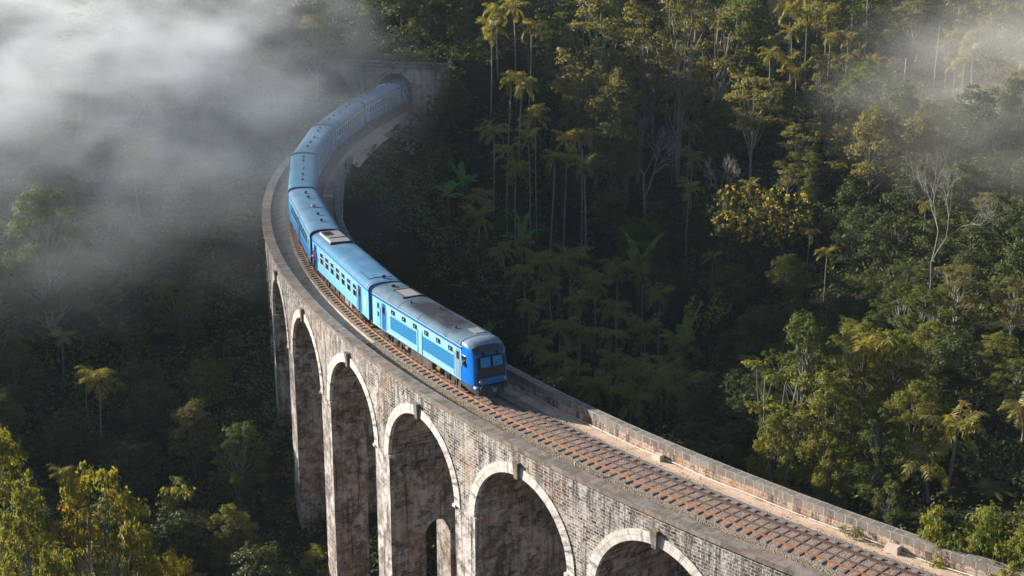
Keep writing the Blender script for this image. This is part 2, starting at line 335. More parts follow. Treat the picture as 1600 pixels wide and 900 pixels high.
for i,sc in enumerate(ARCH):
    m=MB(); offs=[FO+(RO-FO)*j/6 for j in range(7)]
    rows=[[P(sc-RA*math.cos(a),o,ZSP+RA*math.sin(a)) for o in offs] for a in AN]
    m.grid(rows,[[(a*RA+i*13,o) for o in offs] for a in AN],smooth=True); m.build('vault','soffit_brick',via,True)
    for off,sg in((FO,1),(RO,-1)):
        m=MB(); r0,r1=RA-.001,RA+.66; o1=off+sg*.07
        for j in range(36):
            a,b=AN[j],AN[j+1]; q=lambda r,t,o:P(sc-r*math.cos(t),o,ZSP+r*math.sin(t))
            m.face([q(r0,a,o1),q(r0,b,o1),q(r1,b,o1),q(r1,a,o1)],[(a*5,0),(b*5,0),(b*5,.66),(a*5,.66)])
            m.face([q(r1,a,o1),q(r1,b,o1),q(r1,b,off),q(r1,a,off)],[(a*5,0),(b*5,0),(b*5,.1),(a*5,.1)])
            m.face([q(r0,a,o1),q(r0,b,o1),q(r0,b,off-sg*.2),q(r0,a,off-sg*.2)],[(a*5,0),(b*5,0),(b*5,.2),(a*5,.2)])
        m.build('arch_ring','ring_stone',via,True)
        m=MB()
        def kf(x,y,z,sc=sc,off=off,sg=sg): return P(sc+x,off+sg*y,z)
        z0,z1=ZSP+RA-.12,ZSP+RA+.98
        V=[kf(-.17,-.1,z0),kf(.17,-.1,z0),kf(.17,.22,z0),kf(-.17,.22,z0),kf(-.24,-.1,z1),kf(.24,-.1,z1),kf(.24,.30,z1),kf(-.24,.30,z1)]
        for f in((0,1,2,3),(4,5,6,7),(0,1,5,4),(1,2,6,5),(2,3,7,6),(3,0,4,7)): m.face([V[k] for k in f])
        m.build('keystone','coping_stone',via,True)
# piers with a relief opening through each
OH=1.0; OZ=-13.0
def opz(o): return OZ+math.sqrt(max(0,OH*OH-o*o)) if abs(o)<OH else None
for i,(a,b) in enumerate(edges):
    m=MB(); ss=srange(a,b,1.2)
    wall_strip(m,ss,FO,ZB,ZSP,3*i); wall_strip(m,ss,RO,ZB,ZSP,3*i+1)
    os_=[FO,2.4,1.0]+[math.cos(math.pi*j/12) for j in range(1,12)]+[-1.0,-2.4,RO]
    for s_ in (a,b):
        for j in range(len(os_)-1):
            o1,o2=os_[j],os_[j+1]; inside=abs((o1+o2)/2)<OH
            z1=opz(o1) if inside and abs(o1)<OH else (OZ if inside else ZB); z2=opz(o2) if inside and abs(o2)<OH else (OZ if inside else ZB)
            m.face([P(s_,o1,z1),P(s_,o2,z2),P(s_,o2,ZSP),P(s_,o1,ZSP)],[(o1+i*9,z1),(o2+i*9,z2),(o2+i*9,ZSP),(o1+i*9,ZSP)])
    pr=[(OH,ZB),(OH,OZ)]+[(math.cos(math.pi*j/12),OZ+math.sin(math.pi*j/12)) for j in range(1,12)]+[(-OH,OZ),(-OH,ZB)]
    for j in range(len(pr)-1): m.face([P(a,*pr[j]),P(b,*pr[j]),P(b,*pr[j+1]),P(a,*pr[j+1])],[(0,pr[j][1]),(2.3,pr[j][1]),(2.3,pr[j+1][1]),(0,pr[j+1][1])])
    # two material slots: lime washed outer faces, bare sooty reveals
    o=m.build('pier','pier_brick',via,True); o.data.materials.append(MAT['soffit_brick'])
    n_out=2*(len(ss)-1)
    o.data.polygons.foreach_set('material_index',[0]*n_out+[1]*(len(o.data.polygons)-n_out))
    for s_,sg in((a,1),(b,-1)):
        for off in (FO,RO):
            m=MB(); o0=off-(.45 if off>0 else -.45); oc=(off+(.12 if off>0 else -.12)+o0)/2
            m.box((0,0,0),(.34,.57,.2),frame=lambda x,y,z:P(s_-sg*.03+x,oc+y,ZSP-.05+z)); m.build('impost','ring_stone',via,True)
        for oc in(2.6,1.3,0,-1.3,-2.6):
            m=MB(); m.box((0,0,0),(.5,.45,.62),frame=lambda x,y,z:P(s_+(-.12 if s_==a else .12)+x,oc+y,ZSP-1.25+z)); m.build('corbel','parapet_block',via,True)
# outer parapet and its coping
m=MB(); SS=srange(S_A,S_B,1.)
flat_strip(m,SS,4.02,3.137,.528); wall_strip(m,SS,4.02,.24,.528,.7); wall_strip(m,SS,3.137,.30,.528); flat_strip(m,SS,4.02,FO-.05,.24); flat_strip(m,SS,3.137,3.30,.30)
m.face([P(S_B,4.02,.24),P(S_B,3.137,.24),P(S_B,3.137,.528),P(S_B,4.02,.528)]); m.build('coping','coping_stone',via,True)
m=MB(); wall_strip(m,SS,3.22,-.7,.31); m.build('parapet','wall_brick',via,True)
# inner parapet: brick below, big blocks on top
m=MB(); wall_strip(m,SS,-3.239,-.7,.13,11); m.build('parapet','wall_brick',via,True)
m=MB(); wall_strip(m,SS,-3.225,.13,.52,5); wall_strip(m,SS,-3.82,.05,.56,3)
flat_strip(m,SS,-3.225,-3.28,.52,.558); flat_strip(m,SS,-3.28,-3.82,.558,.56,.9); m.face([P(S_B,-3.225,-.7),P(S_B,-3.82,-.7),P(S_B,-3.82,.56),P(S_B,-3.225,.52)]); m.build('coping','parapet_block',via,True)
# track bed on the viaduct
def bed(name,mat,ss,prof,jit=.02,k='structure'):
    rows=[]; uvs=[]
    for s in ss:
        r=[]
        for o,z in prof:
            zz=z(s) if callable(z) else z; p=P(s,o,zz); j=mnoise.noise((p[0]*1.7,p[1]*1.7,0))*jit+mnoise.noise((p[0]*5,p[1]*5,3))*jit*.8; r.append((p[0],p[1],p[2]+j))
        rows.append(r); uvs.append([(s,o) for o,_ in prof])
    m=MB(); m.grid(rows,uvs,smooth=True); o=m.build(name,mat); kind(o,k); return o
def sm(x,a,b): t=min(1,max(0,(x-a)/(b-a))); return t*t*(3-2*t)
zl=lambda s:.16-.62*sm(s,14,34)
bed('verge','ballast_grass',srange(-48,24,.35),[(3.19,zl),(2.9,zl),(2.55,lambda s:zl(s)*.6-.04),(2.2,-.12),(1.9,-.14),(1.6,-.155)],.05)
bed('path_by_parapet','sand_path',srange(24,92,.5),[(3.19,zl),(2.8,zl),(2.3,lambda s:max(zl(s),-.34)),(1.9,-.22),(1.6,-.175)],.03)
bed('ballast','ballast',srange(-48,150,.4),[(1.6,-.165),(1.3,-.15),(.95,-.135),(.5,-.118),(0,-.115),(-.5,-.118),(-.95,-.135),(-1.3,-.15),(-1.7,-.2),(-1.95,-.27)],.03)
bed('path','sand_path',srange(-48,92,.5),[(-1.95,-.275),(-2.3,-.36),(-2.8,-.41),(-3.25,-.43)],.03)
bed('path','sand_path',srange(92,131,.6),[(4.2,-.75),(3.2,-.5),(2.2,-.4),(1.6,-.17)],.05)
bed('path','sand_path',srange(92,131,.6),[(-1.95,-.275),(-2.4,-.42),(-3.3,-.5),(-4.6,-.75)],.05)

# ------------------------------------------------------------------ railway track
trk=root('railway_track','curving single railway track with rusty rails on rows of sleepers','railway track',P(0,0,-.14))
def rail(off,mat,lab,w=.07,h=.16,top=0.,s0=-48,s1=148):
    m=MB(); ss=srange(s0,s1,.9); pf=[(-.075,top-h),(-.07,top-h+.02),(-.015,top-h+.045),(-.015,top-.045),(-w/2,top-.035),(-w/2,top),(w/2,top),(w/2,top-.035),(.015,top-.045),(.015,top-h+.045),(.07,top-h+.02),(.075,top-h)]
    m.grid([[P(s,off+a,b) for a,b in pf] for s in ss]); m.build('rail',mat,trk,True,lab)
rail(.875,'rust_rail','orange rusted outer rail',.08)
rail(-.875,'worn_rail','grey worn inner rail',.085)
rail(.12,'dark_rust','dark rusty guard rail between the running rails',.07,.15,-.015)
rail(-.74,'dark_rust','dark check rail close beside the grey rail',.06,.15,-.03)
SL=np.arange(-47.6,131,.67); near=sorted(range(len(SL)),key=lambda i:0 if -25<=SL[i]<=41.6 else 1)[:100]; near=set(near); rest=MB()
def sleeper(m,s,r):
    l=1.42+r.uniform(-.06,.06); w=.125; zt=-.085; y=r.uniform(-.03,.03); t=r.uniform(-.02,.02)
    for sg in(-1,1):
        pass
    f=lambda x,y_,z:P(s+x+t*y_,y_+y,z)
    rows=[[f(-w-.03,o,-.22),f(-w,o,zt-.015),f(-w+.04,o,zt),f(w-.04,o,zt),f(w,o,zt-.015),f(w+.03,o,-.22)] for o in(-l,-l*.55,0,l*.55,l)]
    m.grid(rows,smooth=False); m.face(rows[0]); m.face(rows[-1][::-1])
for i,s in enumerate(SL):
    if i in near: m=MB(); sleeper(m,s,rnd); m.build('sleeper','sleeper_rust',trk,True)
    else: sleeper(rest,s,rnd)
kind(rest.build('sleeper','sleeper_rust',trk,True),'stuff')
# pipe and small fittings beside the inner wall
m=MB(); ss=srange(-44,10,.8); m.tube([P(s,-3.14+.02*math.sin(s*1.3),-.35+.025*math.sin(s*.9)) for s in ss],.038,6)
tag(m.build('cable_pipe','pipe_white'),'long thin white pipe running along the foot of the inner parapet','pipe')
def s_at(u,v,z):
    x,y,_=back(u,v,z); s,o=near_track([x],[y]); return float(s[0]),float(o[0])
def conc(u,v,d,lab):
    s,o=s_at(u,v,-.35); m=MB(); fr=lambda x,y,z:P(s+x,max(o,-2.95)+y,-.3+z); a,b,c=d
    V=[fr(-a,-b,-.2),fr(a,-b,-.2),fr(a,b,-.2),fr(-a,b,-.2),fr(-a*.9,-b*.9,c),fr(a*.85,-b*.9,c*.92),fr(a*.8,b*.8,c*.86),fr(-a*.9,b*.8,c)]
    for f in((0,1,2,3),(4,5,6,7),(0,1,5,4),(1,2,6,5),(2,3,7,6),(3,0,4,7)): m.face([V[k] for k in f])
    tag(m.build('concrete_block','concrete_pale'),lab,'concrete block')
conc(1027,716,(.36,.2,.26),'pale concrete block over the pipe at the foot of the inner parapet, nearer the train')
conc(1398,862,(.42,.24,.30),'pink-grey concrete block on the pipe near the leafy bush at the bottom edge')
conc(811,607,(.26,.14,.12),'flat pale stone lying in the shade beside the train nose')
s,o=s_at(904,736,-.1); p=P(s,2.75,-.08)
mk=root('marker_post','small white trackside marker post with a grey arm beside the outer coping','marker post',p)
m=MB(); m.tube([(0,0,.12),(0,0,.62)],.055,8); m.build('post','white_paint',mk); m=MB(); m.tube([(0,0,-.1),(0,0,.12)],.06,8); m.build('base','mask_black',mk)
m=MB(); m.tube([(0,0,.56),(.22,.2,.62),(.36,.34,.66)],.035,6); m.build('arm','metal_grey',mk)
# loose stones on the bed
m=MB(); r=random.Random(5)
for _ in range(1500):
    s=r.uniform(-46,30); o=r.choice([r.gauss(-2.0,.16),r.uniform(1.5,3.0),r.uniform(-2.0,2.6),r.uniform(-3.1,-2.1)]); 
    if o<-2.2 and r.random()<.7: continue
    q=r.uniform(.02,.055)*(1.3 if o<-1.7 else 1); z=(-.17 if abs(o)<1.8 else (-.3 if o<0 else -.1+zl(s)*.4)); c=P(s,o,z+q*.5); V=[(c[0]+q*r.uniform(.6,1.2)*a,c[1]+q*r.uniform(.6,1.2)*b,c[2]+q*d*.7) for a,b,d in((1,0,0),(0,1,0),(-1,0,0),(0,-1,0),(0,0,1),(0,0,-1))]
    for f in((0,1,4),(1,2,4),(2,3,4),(3,0,4),(0,3,5)): m.face([V[k] for k in f])
kind(m.build('gravel','rock'),'stuff')
# sparse grass along the coping
Q=[]
for _ in range(5200):
    s=r.uniform(-46,32); o=3.1-abs(r.gauss(0,.42)) if r.random()<.75 else r.choice([r.uniform(-2.3,-1.8),r.gauss(-3.1,.06)])
    if mnoise.noise((s*.35,o*.8,1.))<-.02: continue
    z=(zl(s)-.03 if o>2.6 else (-.12 if o>0 else -.40)); p=np.array(P(s,o,z)); h=r.uniform(.04,.15); a=r.uniform(0,6.28); w=r.uniform(.015,.03); d=np.array([math.cos(a)*w,math.sin(a)*w,0]); l=np.array([r.uniform(-.06,.06),r.uniform(-.06,.06),h])
    Q.append([p-d,p+d,p+d*.4+l,p-d*.4+l])
kind(quads_obj('grass',np.array(Q),'grass_tuft'),'stuff')

# ------------------------------------------------------------------ tunnel
TS=130.; tx,ty,tth=P(TS,0,0)[0],P(TS,0,0)[1],float(pth(TS)[2]); tr=tth-math.pi/2
por=root('tunnel_portal','grey weathered stone tunnel portal with a flat coping that swallows the tail of the train','tunnel portal',(tx,ty,-.6),tr)
TW,TZ=2.55,3.15   # radius, springing above root
m=MB(); W0,W1,HT=-8.6,8.0,6.9
an=[math.pi*i/20 for i in range(21)]; ax=[-TW*math.cos(a) for a in an]; az=[TZ+TW*math.sin(a) for a in an]
for i in range(20): m.face([(ax[i],0,az[i]),(ax[i+1],0,az[i+1]),(ax[i+1],0,HT),(ax[i],0,HT)],[(ax[i],az[i]),(ax[i+1],az[i+1]),(ax[i+1],HT),(ax[i],HT)])
m.face([(W0,0,-1),(-TW,0,-1),(-TW,0,HT),(W0,0,HT)],[(W0,-1),(-TW,-1),(-TW,HT),(W0,HT)]); m.face([(TW,0,-1),(W1,0,-1),(W1,0,HT),(TW,0,HT)],[(TW,-1),(W1,-1),(W1,HT),(TW,HT)])
m.face([(W0,0,-1),(W0,1.2,-1),(W0,1.2,HT),(W0,0,HT)]); m.face([(W1,0,-1),(W1,1.2,-1),(W1,1.2,HT),(W1,0,HT)]); m.face([(W0,1.2,-1),(-TW-.02,1.2,-1),(-TW-.02,1.2,HT),(W0,1.2,HT)]); m.face([(W1,1.2,-1),(TW+.02,1.2,-1),(TW+.02,1.2,HT),(W1,1.2,HT)])
m.build('wall','portal_stone',por)
m=MB(); m.box(((W0+W1)/2,.55,HT+.17),(W1-W0+.3,1.6,.34)); m.box(((W0+W1)/2,.45,HT-.35),(W1-W0+.1,1.2,.2)); m.build('coping','coping_stone',por)
m=MB()
for i in range(20):
    q=lambda r,k,y:(-r*math.cos(an[k]),y,TZ+r*math.sin(an[k])); m.face([q(TW,i,-.08),q(TW,i+1,-.08),q(TW+.5,i+1,-.08),q(TW+.5,i,-.08)],[(an[i]*3,0),(an[i+1]*3,0),(an[i+1]*3,.5),(an[i]*3,.5)]); m.face([q(TW+.5,i,-.08),q(TW+.5,i+1,-.08),q(TW+.5,i+1,0),q(TW+.5,i,0)])
m.build('arch_ring','portal_stone',por)
m=MB()
pf=[(-TW,-1)]+[(ax[i],az[i]) for i in range(21)]+[(TW,-1)]
rows=[[(a+.012*y*y*.6,y,b) for a,b in pf] for y in(0,3,6,10,15,22,30)]; m.grid(rows,smooth=True); m.face(rows[-1]); m.face([rows[0][0],rows[0][-1],rows[-1][-1],rows[-1][0]]); m.build('bore','bore_soot',por)
m=MB(); m.face([P(130.9,-4.2,6.52),P(136.8,-4.2,6.62),P(136.8,4.2,6.62),P(130.9,4.2,6.52)]); kind(m.build('ground','forest_soil'),'structure')
# little number board beyond the end of the inner parapet
bx=back(546,268,.2); bz=float(hz(bx[0],bx[1])[0]); 
sb=root('number_board','tiny dark trackside board with pale figures beyond the end of the inner parapet','sign',(bx[0],bx[1],bz),R(10))
m=MB(); m.tube([(0,.03,-.1),(0,.03,max(.5,.75-bz))],.035,6); m.build('post','metal_grey',sb)
m=MB(); m.box((0,0,max(.5,.75-bz)),(1.05,.04,.55)); m.build('board','sign_dark',sb)
tc=bpy.data.curves.new('figures','FONT'); tc.body='01'; tc.size=.6; tc.align_x='CENTER'; tc.align_y='CENTER'; tc.extrude=.004; to=bpy.data.objects.new('figures',tc); COL.objects.link(to); to.parent=sb; to.location=(0,-.03,max(.5,.75-bz)); to.rotation_euler=(math.pi/2,0,0); tc.materials.append(MAT['white_paint']); me_=bpy.data.meshes.new_from_object(to); t2=bpy.data.objects.new('figures',me_); COL.objects.link(t2); t2.parent=sb; t2.location=to.location; t2.rotation_euler=to.rotation_euler; bpy.data.objects.remove(to); t2.name='figures'; me_.materials.clear(); me_.materials.append(MAT['white_paint'])

# ------------------------------------------------------------------ the train
WB=1.40
def arc_roof(w,z0,h,n=14):
    out=[]
    for i in range(n+1):
        a=math.pi*i/n; c=math.cos(a); s=math.sin(a)
        out.append((w*math.copysign(abs(c)**.72,c),z0+h*s**.85 if s>0 else z0))
    return out
def bogie(rt,x):
    m=MB()
    for sg in(-1,1):
        m.box((x,sg*1.02,.62),(2.9,.14,.2)); m.box((x,sg*1.08,.42),(.5,.16,.35)); 
        for dx in(-1.0,1.0): m.box((x+dx,sg*1.08,.46),(.34,.2,.34)); m.tube([(x+dx*.55,sg*1.1,.35),(x+dx*.55,sg*1.1,.78)],.1,7)
    m.box((x,0,.6),(.7,2.1,.25)); b=m.build('bogie','under_dark',rt)
    for dx in(-1.05,1.05):
        for sg in(-1,1):
            m=MB(); m.tube([(x+dx,sg*.80,.44),(x+dx,sg*.94,.44)],.45,16); m.tube([(x+dx,sg*.93,.44),(x+dx,sg*1.0,.44)],.16,8); m.build('wheel','under_rust' if dx*sg>0 else 'under_dark',b)
def window(rt,x,sd,z,w,h,bar=True,frame='window_frame'):
    y=sd*(WB+.012); m=MB(); t=.05
    m.box((x,y,z+h/2),(w+t,.03,t)); m.box((x,y,z-h/2),(w+t,.03,t)); m.box((x-w/2,y,z),(t,.028,h)); m.box((x+w/2,y,z),(t,.028,h))
    if bar: m.box((x,y,z+.06*h),(w,.03,.07))
    f=m.build('window',frame,rt); m=MB(); m.box((x,sd*(WB+.002),z),(w,.012,h)); m.build('pane','glass_dark',f)
def door(rt,x,sd,mat='dark_blue',w=.85,rail_='door_cyan'):
    m=MB(); m.box((x,sd*(WB+.005),2.12),(w,.014,2.02)); d=m.build('door',mat,rt)
    m=MB()
    for e in(-1,1): m.tube([(x+e*(w/2+.06),sd*(WB+.07),1.25),(x+e*(w/2+.06),sd*(WB+.07),2.75)],.028,6)
    m.build('handrail',rail_,d)
    m=MB(); m.box((x,sd*(WB+.013),2.6),(w*.55,.02,.6)); m.build('pane','glass_dark',d)
    m=MB(); m.box((x,sd*(WB-.1),.86),(w,.4,.06)); m.box((x,sd*(WB-.12),.62),(w,.3,.06)); m.build('step','under_dark',rt)
def vent(m,x,y,z,r=.17): m.tube([(x,y,z-.1),(x,y,z+.13)],[r*.6,r*.6],8); m.tube([(x,y,z+.10),(x,y,z+.17),(x,y,z+.21)],[r,r,r*.5],10)
EAVE,CROWN=3.30,3.95
def roof_z(y,w=WB): c=min(1,abs(y)/w)**(1/.72); return 3.46+.52*max(0,math.sqrt(max(0,1-c*c)))**.85
def carriage(sa,sb,style,label,nm='passenger_carriage',grp='carriages of the blue train',opt=None):
    pa,pb=Vector(P(sa+.25,0,0)),Vector(P(sb-.25,0,0)); mid=(pa+pb)/2; d=pa-pb; L=d.length-.35; rz=math.atan2(d.y,d.x); h=L/2
    rt=root(nm,label,'train carriage' if nm!='locomotive' else 'locomotive',mid,rz,grp)
    side={'B':'car_light','C':'car_light','D':'car_light'}[style]; rf={'B':'roof_blue','C':'roof_pale','D':'roof_teal'}[style]
    if opt: rf=opt
    zs=1.95
    m=MB()
    for sd in(-1,1):
        m.face([(-h,sd*WB,zs if style!='B' else 1.08),(h,sd*WB,zs if style!='B' else 1.08),(h,sd*WB,EAVE),(-h,sd*WB,EAVE)])
        if style=='B': m.face([(-h,sd*WB,1.08),(h,sd*WB,1.08),(h,sd*(WB-.04),1.02),(-h,sd*(WB-.04),1.02)])
    m.build('body',side,rt)
    if style!='B':
        m=MB()
        for sd in(-1,1): m.face([(-h,sd*WB,1.05),(h,sd*WB,1.05),(h,sd*WB,zs),(-h,sd*WB,zs)]); m.box((0,sd*(WB+.01),zs),(2*h,.03,.05))
        m.build('lower_panel','car_deep',rt)
    for sg in(-1,1):
        m=MB(); ar=arc_roof(WB,3.46,.52); m.face([(sg*h,WB,1.05)]+[(sg*h,a,b) for a,b in ar]+[(sg*h,-WB,1.05)]); m.build('end_wall','dark_blue',rt)
        m=MB(); m.box((sg*(h+.12),0,2.1),(.3,1.1,2.0)); m.build('gangway','rubber',rt)
    m=MB()
    for sd in(-1,1):
        rows=[[(x,sd*(WB+.005),EAVE-.02),(x,sd*(WB+.03),EAVE+.04),(x,sd*(WB+.02),3.44),(x,sd*(WB-.03),3.5)] for x in(-h,h)]; m.grid(rows)
    m.build('cant_rail','cant_blue',rt)
    m=MB(); ar=arc_roof(WB+.01,3.46,.52,18); xs=[-h-.06,-h,-h*.5,0,h*.5,h,h+.06]; m.grid([[(x,a,b) for a,b in ar] for x in xs],smooth=True); m.build('roof',rf,rt)
    m=MB()
    for x in((-h+.2,h-.2) if style=='B' else (-h+.15,0,h-.15)):
        ar=arc_roof(WB+.02,3.475,.52,18); m.grid([[(x+e,a,b) for a,b in ar] for e in(-.03,.03)])
    if style=='B':
        for x0_,x1_,y0_,y1_ in((h-3.4,h-1.2,-.95,-.95),(h-1.2,h-1.2,-.95,.9)):
            m.tube([(x0_,y0_,roof_z(y0_)+.02),(x1_,y1_,roof_z(y1_)+.02)] if y0_==y1_ else [(x0_,y,roof_z(y)+.02) for y in np.linspace(y0_,y1_,6)],.03,4)
    m.build('roof_seam','seam_dark',rt)
    if style=='B':
        m=MB(); vent(m,h-.9,.1,4.0,.2); m.build('roof_vent','soot',rt)
        m=MB(); X=-h+2.3
        rows=[[(x,y,z) for y,z in((-.95,3.72),(-.8,4.1),(.8,4.1),(.95,3.72))] for x in(X-1.9,X+1.9)]; m.grid(rows); m.face(rows[0]); m.face(rows[1][::-1]); u=m.build('cooling_unit','unit_white',rt)
        m=MB()
        for k in range(6): m.box((X-1.6+k*.22,-.35,4.115),(.1,.8,.03))
        m.box((X+1.95,0,4.0),(.16,1.9,.22)); m.box((X+.5,.1,4.12),(.08,1.4,.05)); m.build('grille','soot',u)
        m=MB(); m.box((X,-.9,3.83),(3.6,.1,.12)); m.box((X,.95,3.8),(3.6,.1,.12)); m.build('unit_base','soot',rt)
        for sd in(-1,1):
            for k in range(7): window(rt,-h+3.0+k*1.62,sd,2.42,.95,1.02)
            door(rt,-h+.95,sd); door(rt,h-2.35,sd)
            m=MB(); m.box((h-.85,sd*(WB+.01),2.1),(.45,.02,1.0)); m.build('side_panel','window_frame',rt)
    else:
        for k in(-.72,-.48,-.02,.36,.66):
            m=MB(); vent(m,h*k,0,4.0,.22 if k==-.02 else .15); m.build('roof_vent','soot' if k!=-.02 else 'metal_grey',rt)
        for sd in(-1,1):
            for k in range(5): window(rt,-h+2.3+k*1.2,sd,2.55,.78,.85,frame='frame_dull')
            for k in range(5): window(rt,h-2.3-k*1.2,sd,2.55,.78,.85,frame='frame_dull')
            door(rt,-h+.9,sd,'door_cyan'); door(rt,h-.9,sd,'door_cyan'); door(rt,0,sd,'dark_blue',.8)
    m=MB(); m.box((0,0,.95),(2*h-.3,2.3,.2)); m.build('underframe','under_dark',rt)
    m=MB()
    r=random.Random(int(sa*10)); x=-3.2
    while x<3.0:
        w=r.uniform(.6,1.4); 
        for sd in(-1,1): m=MB(); m.box((x+w/2,sd*.95,.66),(w*.9,.55,r.uniform(.35,.6))); m.build('equipment_box','metal_grey' if style=='B' and r.random()<.6 else 'under_dark',rt)
        x+=w+r.uniform(.1,.5)
    bogie(rt,-h+3.0); bogie(rt,h-3.0)
    return rt,h
S2,LC=25.214,17.245
def loco():
    s0,s1=8.9,S2-.1; pa,pb=Vector(P(s0,0,0)),Vector(P(s1,0,0)); mid=(pa+pb)/2; d=pa-pb; L=d.length-.3; rz=math.atan2(d.y,d.x); h=L/2
    rt=root('locomotive','leading blue power car with a dark faced rounded nose and two blue windscreens','locomotive',mid,rz)
    xn=h-1.75
    m=MB()
    for sd in(-1,1): m.face([(-h,sd*WB,1.06),(xn+.05,sd*WB,1.06),(xn+.05,sd*WB,EAVE),(-h,sd*WB,EAVE)])
    ar=arc_roof(WB,3.46,.52); m.face([(-h,WB,1.06)]+[(-h,a,b) for a,b in ar]+[(-h,-WB,1.06)]); m.build('body','loco_light',rt)
    m=MB()
    for sd in(-1,1):
        for a,b in((-h+3.1,-.55),(.45,xn-1.0)): m.box(((a+b)/2,sd*(WB+.006),2.02),(b-a,.016,1.02))
    pn=m.build('side_panel','loco_mid',rt)
    m=MB()
    for sd in(-1,1):
        x=-h+3.2
        while x<xn-1.1:
            if not -.6<x<.5: m.box((x,sd*(WB+.014),2.02),(.03,.012,.98))
            x+=.27
    m.build('ribbing','loco_mid',pn)
    m=MB()
    for sd in(-1,1): m.box((-.3,sd*(WB+.02),1.95),(.06,.04,1.7)); m.box((.38,sd*(WB+.02),1.95),(.06,.04,1.7))
    m.build('handrail','door_cyan',rt)
    m=MB()
    for sd in(-1,1):
        rows=[[(x,sd*(WB+.004),EAVE-.06),(x,sd*(WB+.03),EAVE+.02),(x,sd*(WB+.02),3.44),(x,sd*(WB-.03),3.5)] for x in(-h,xn+.1)]; m.grid(rows)
    m.build('cant_rail','cant_blue',rt)
    for sd in(-1,1):
        for k in range(6): 
            x=-h+3.6+k*(xn-1.5-(-h+3.6))/5; window(rt,x,sd,2.88,.56,.30,False,'mask_black'); m=MB(); m.box((x-.08,sd*(WB+.012),2.86),(.16,.01,.12)); m.build('painted_glint','glint_grey',rt)  # small pale box on each window imitates a glint of light
        door(rt,-h+2.0,sd,'cant_blue',.7); m=MB(); m.box((-h+1.05,sd*(WB+.008),2.15),(.62,.014,1.95)); m.build('door','car_light',rt)
        m=MB(); m.box((-h+1.05,sd*(WB+.018),2.75),(.36,.014,.4)); m.box((-h+1.05,sd*(WB+.018),2.1),(.3,.014,.35)); m.build('louvre','mask_black',rt)
        x=xn-.42; m=MB(); m.box((x,sd*(WB+.008),2.15),(.62,.016,2.05)); d_=m.build('cab_door','roof_cap',rt); m=MB(); m.box((x,sd*(WB+.02),2.72),(.36,.016,.55)); m.build('pane','glass_dark',d_)
        m=MB()
        for e in(-.42,.42): m.tube([(x+e,sd*(WB+.07),1.2),(x+e,sd*(WB+.07),2.9)],.028,6)
        m.build('handrail','door_cyan',rt)
        m=MB(); m.box((xn+.38,sd*(WB-.005),2.62),(.48,.06,.62)); m.build('cab_window','glass_dark',rt); m=MB(); m.box((xn+.42,sd*(WB+.13),2.42),(.22,.12,.3)); m.build('mirror','metal_grey',rt)
    ar=arc_roof(WB+.01,3.46,.52,18); m=MB(); m.grid([[(x,a,b) for a,b in ar] for x in(-h-.06,-h*.6,-h*.2,h*.2,h*.5,xn)],smooth=True); m.build('roof','roof_loco',rt)
    # nose loft
    def sec(t):
        k=(1-t**2.6)**.5 if t<1 else 0
        w=WB*(.80+.20*k); zt=3.46-.50*(1-k); hh=.52*(.5+.5*k); pts=[(w,1.06),(w*1.005,1.6),(w,2.4),(w*.985,3.0)]+[(a,b) for a,b in arc_roof(w*.985,zt,hh,14)]+[(-w*.985,3.0),(-w,2.4),(-w*1.005,1.6),(-w,1.06)]
        pts=[(a,min(b,zt+hh)) for a,b in pts]
        if t>0: pts=[(a,b if b>=3.46-.5 else b) for a,b in pts]
        out=[]
        for a,b in pts:
            x=xn+1.75*t-.42*t*max(0,(b-1.9)/1.9)**1.6-.14*t*(abs(a)/WB)**2; out.append((x,a,b))
        return out
    T=[0,.15,.3,.45,.6,.72,.82,.90,.96,1.0]; rows=[sec(t) for t in T]; N=len(rows[0])
    for r_ in rows:
        for i in range(1,N//2):      # keep the side line monotone where the roof comes down
            pass
    m=MB(); lo=list(range(0,7)); m.grid([[r_[i] for i in lo] for r_ in rows],smooth=True); hi=list(range(N-7,N)); m.grid([[r_[i] for i in hi] for r_ in rows],smooth=True)
    m.build('nose','loco_blue',rt)
    mid_=list(range(6,N-6)); m=MB(); m.grid([[r_[i] for i in mid_] for r_ in rows[:7]],smooth=True); m.build('nose_roof','roof_cap',rt); m=MB(); m.grid([[r_[i] for i in mid_] for r_ in rows[6:]],smooth=True); m.build('nose_brow','brow_grey',rt)
    m=MB(); f=rows[-1]; c=(sum(p[0] for p in f)/N+.05,0,2.2); 
    ring=[tuple(np.array(p)*.0+np.array([p[0]+.03,p[1]*.92,2.25+(p[2]-2.25)*.93])) for p in f]
    i0=0; rr=[f,ring]; m.grid(rr,smooth=True); nb=m.build('nose_rim','cant_blue',rt)
    m=MB(); m.face(ring); m.build('front_face','mask_black',rt)
    fx=lambda z:xn+1.75-.42*max(0,(z-1.9)/1.9)**1.6+.02
    m=MB(); m.face([(fx(1.2)+.04,y,1.14) for y in(-1.0,1.0)]+[(fx(1.6)+.04,y,1.62) for y in(1.05,-1.05)]); m.build('lower_front','cant_blue',rt)
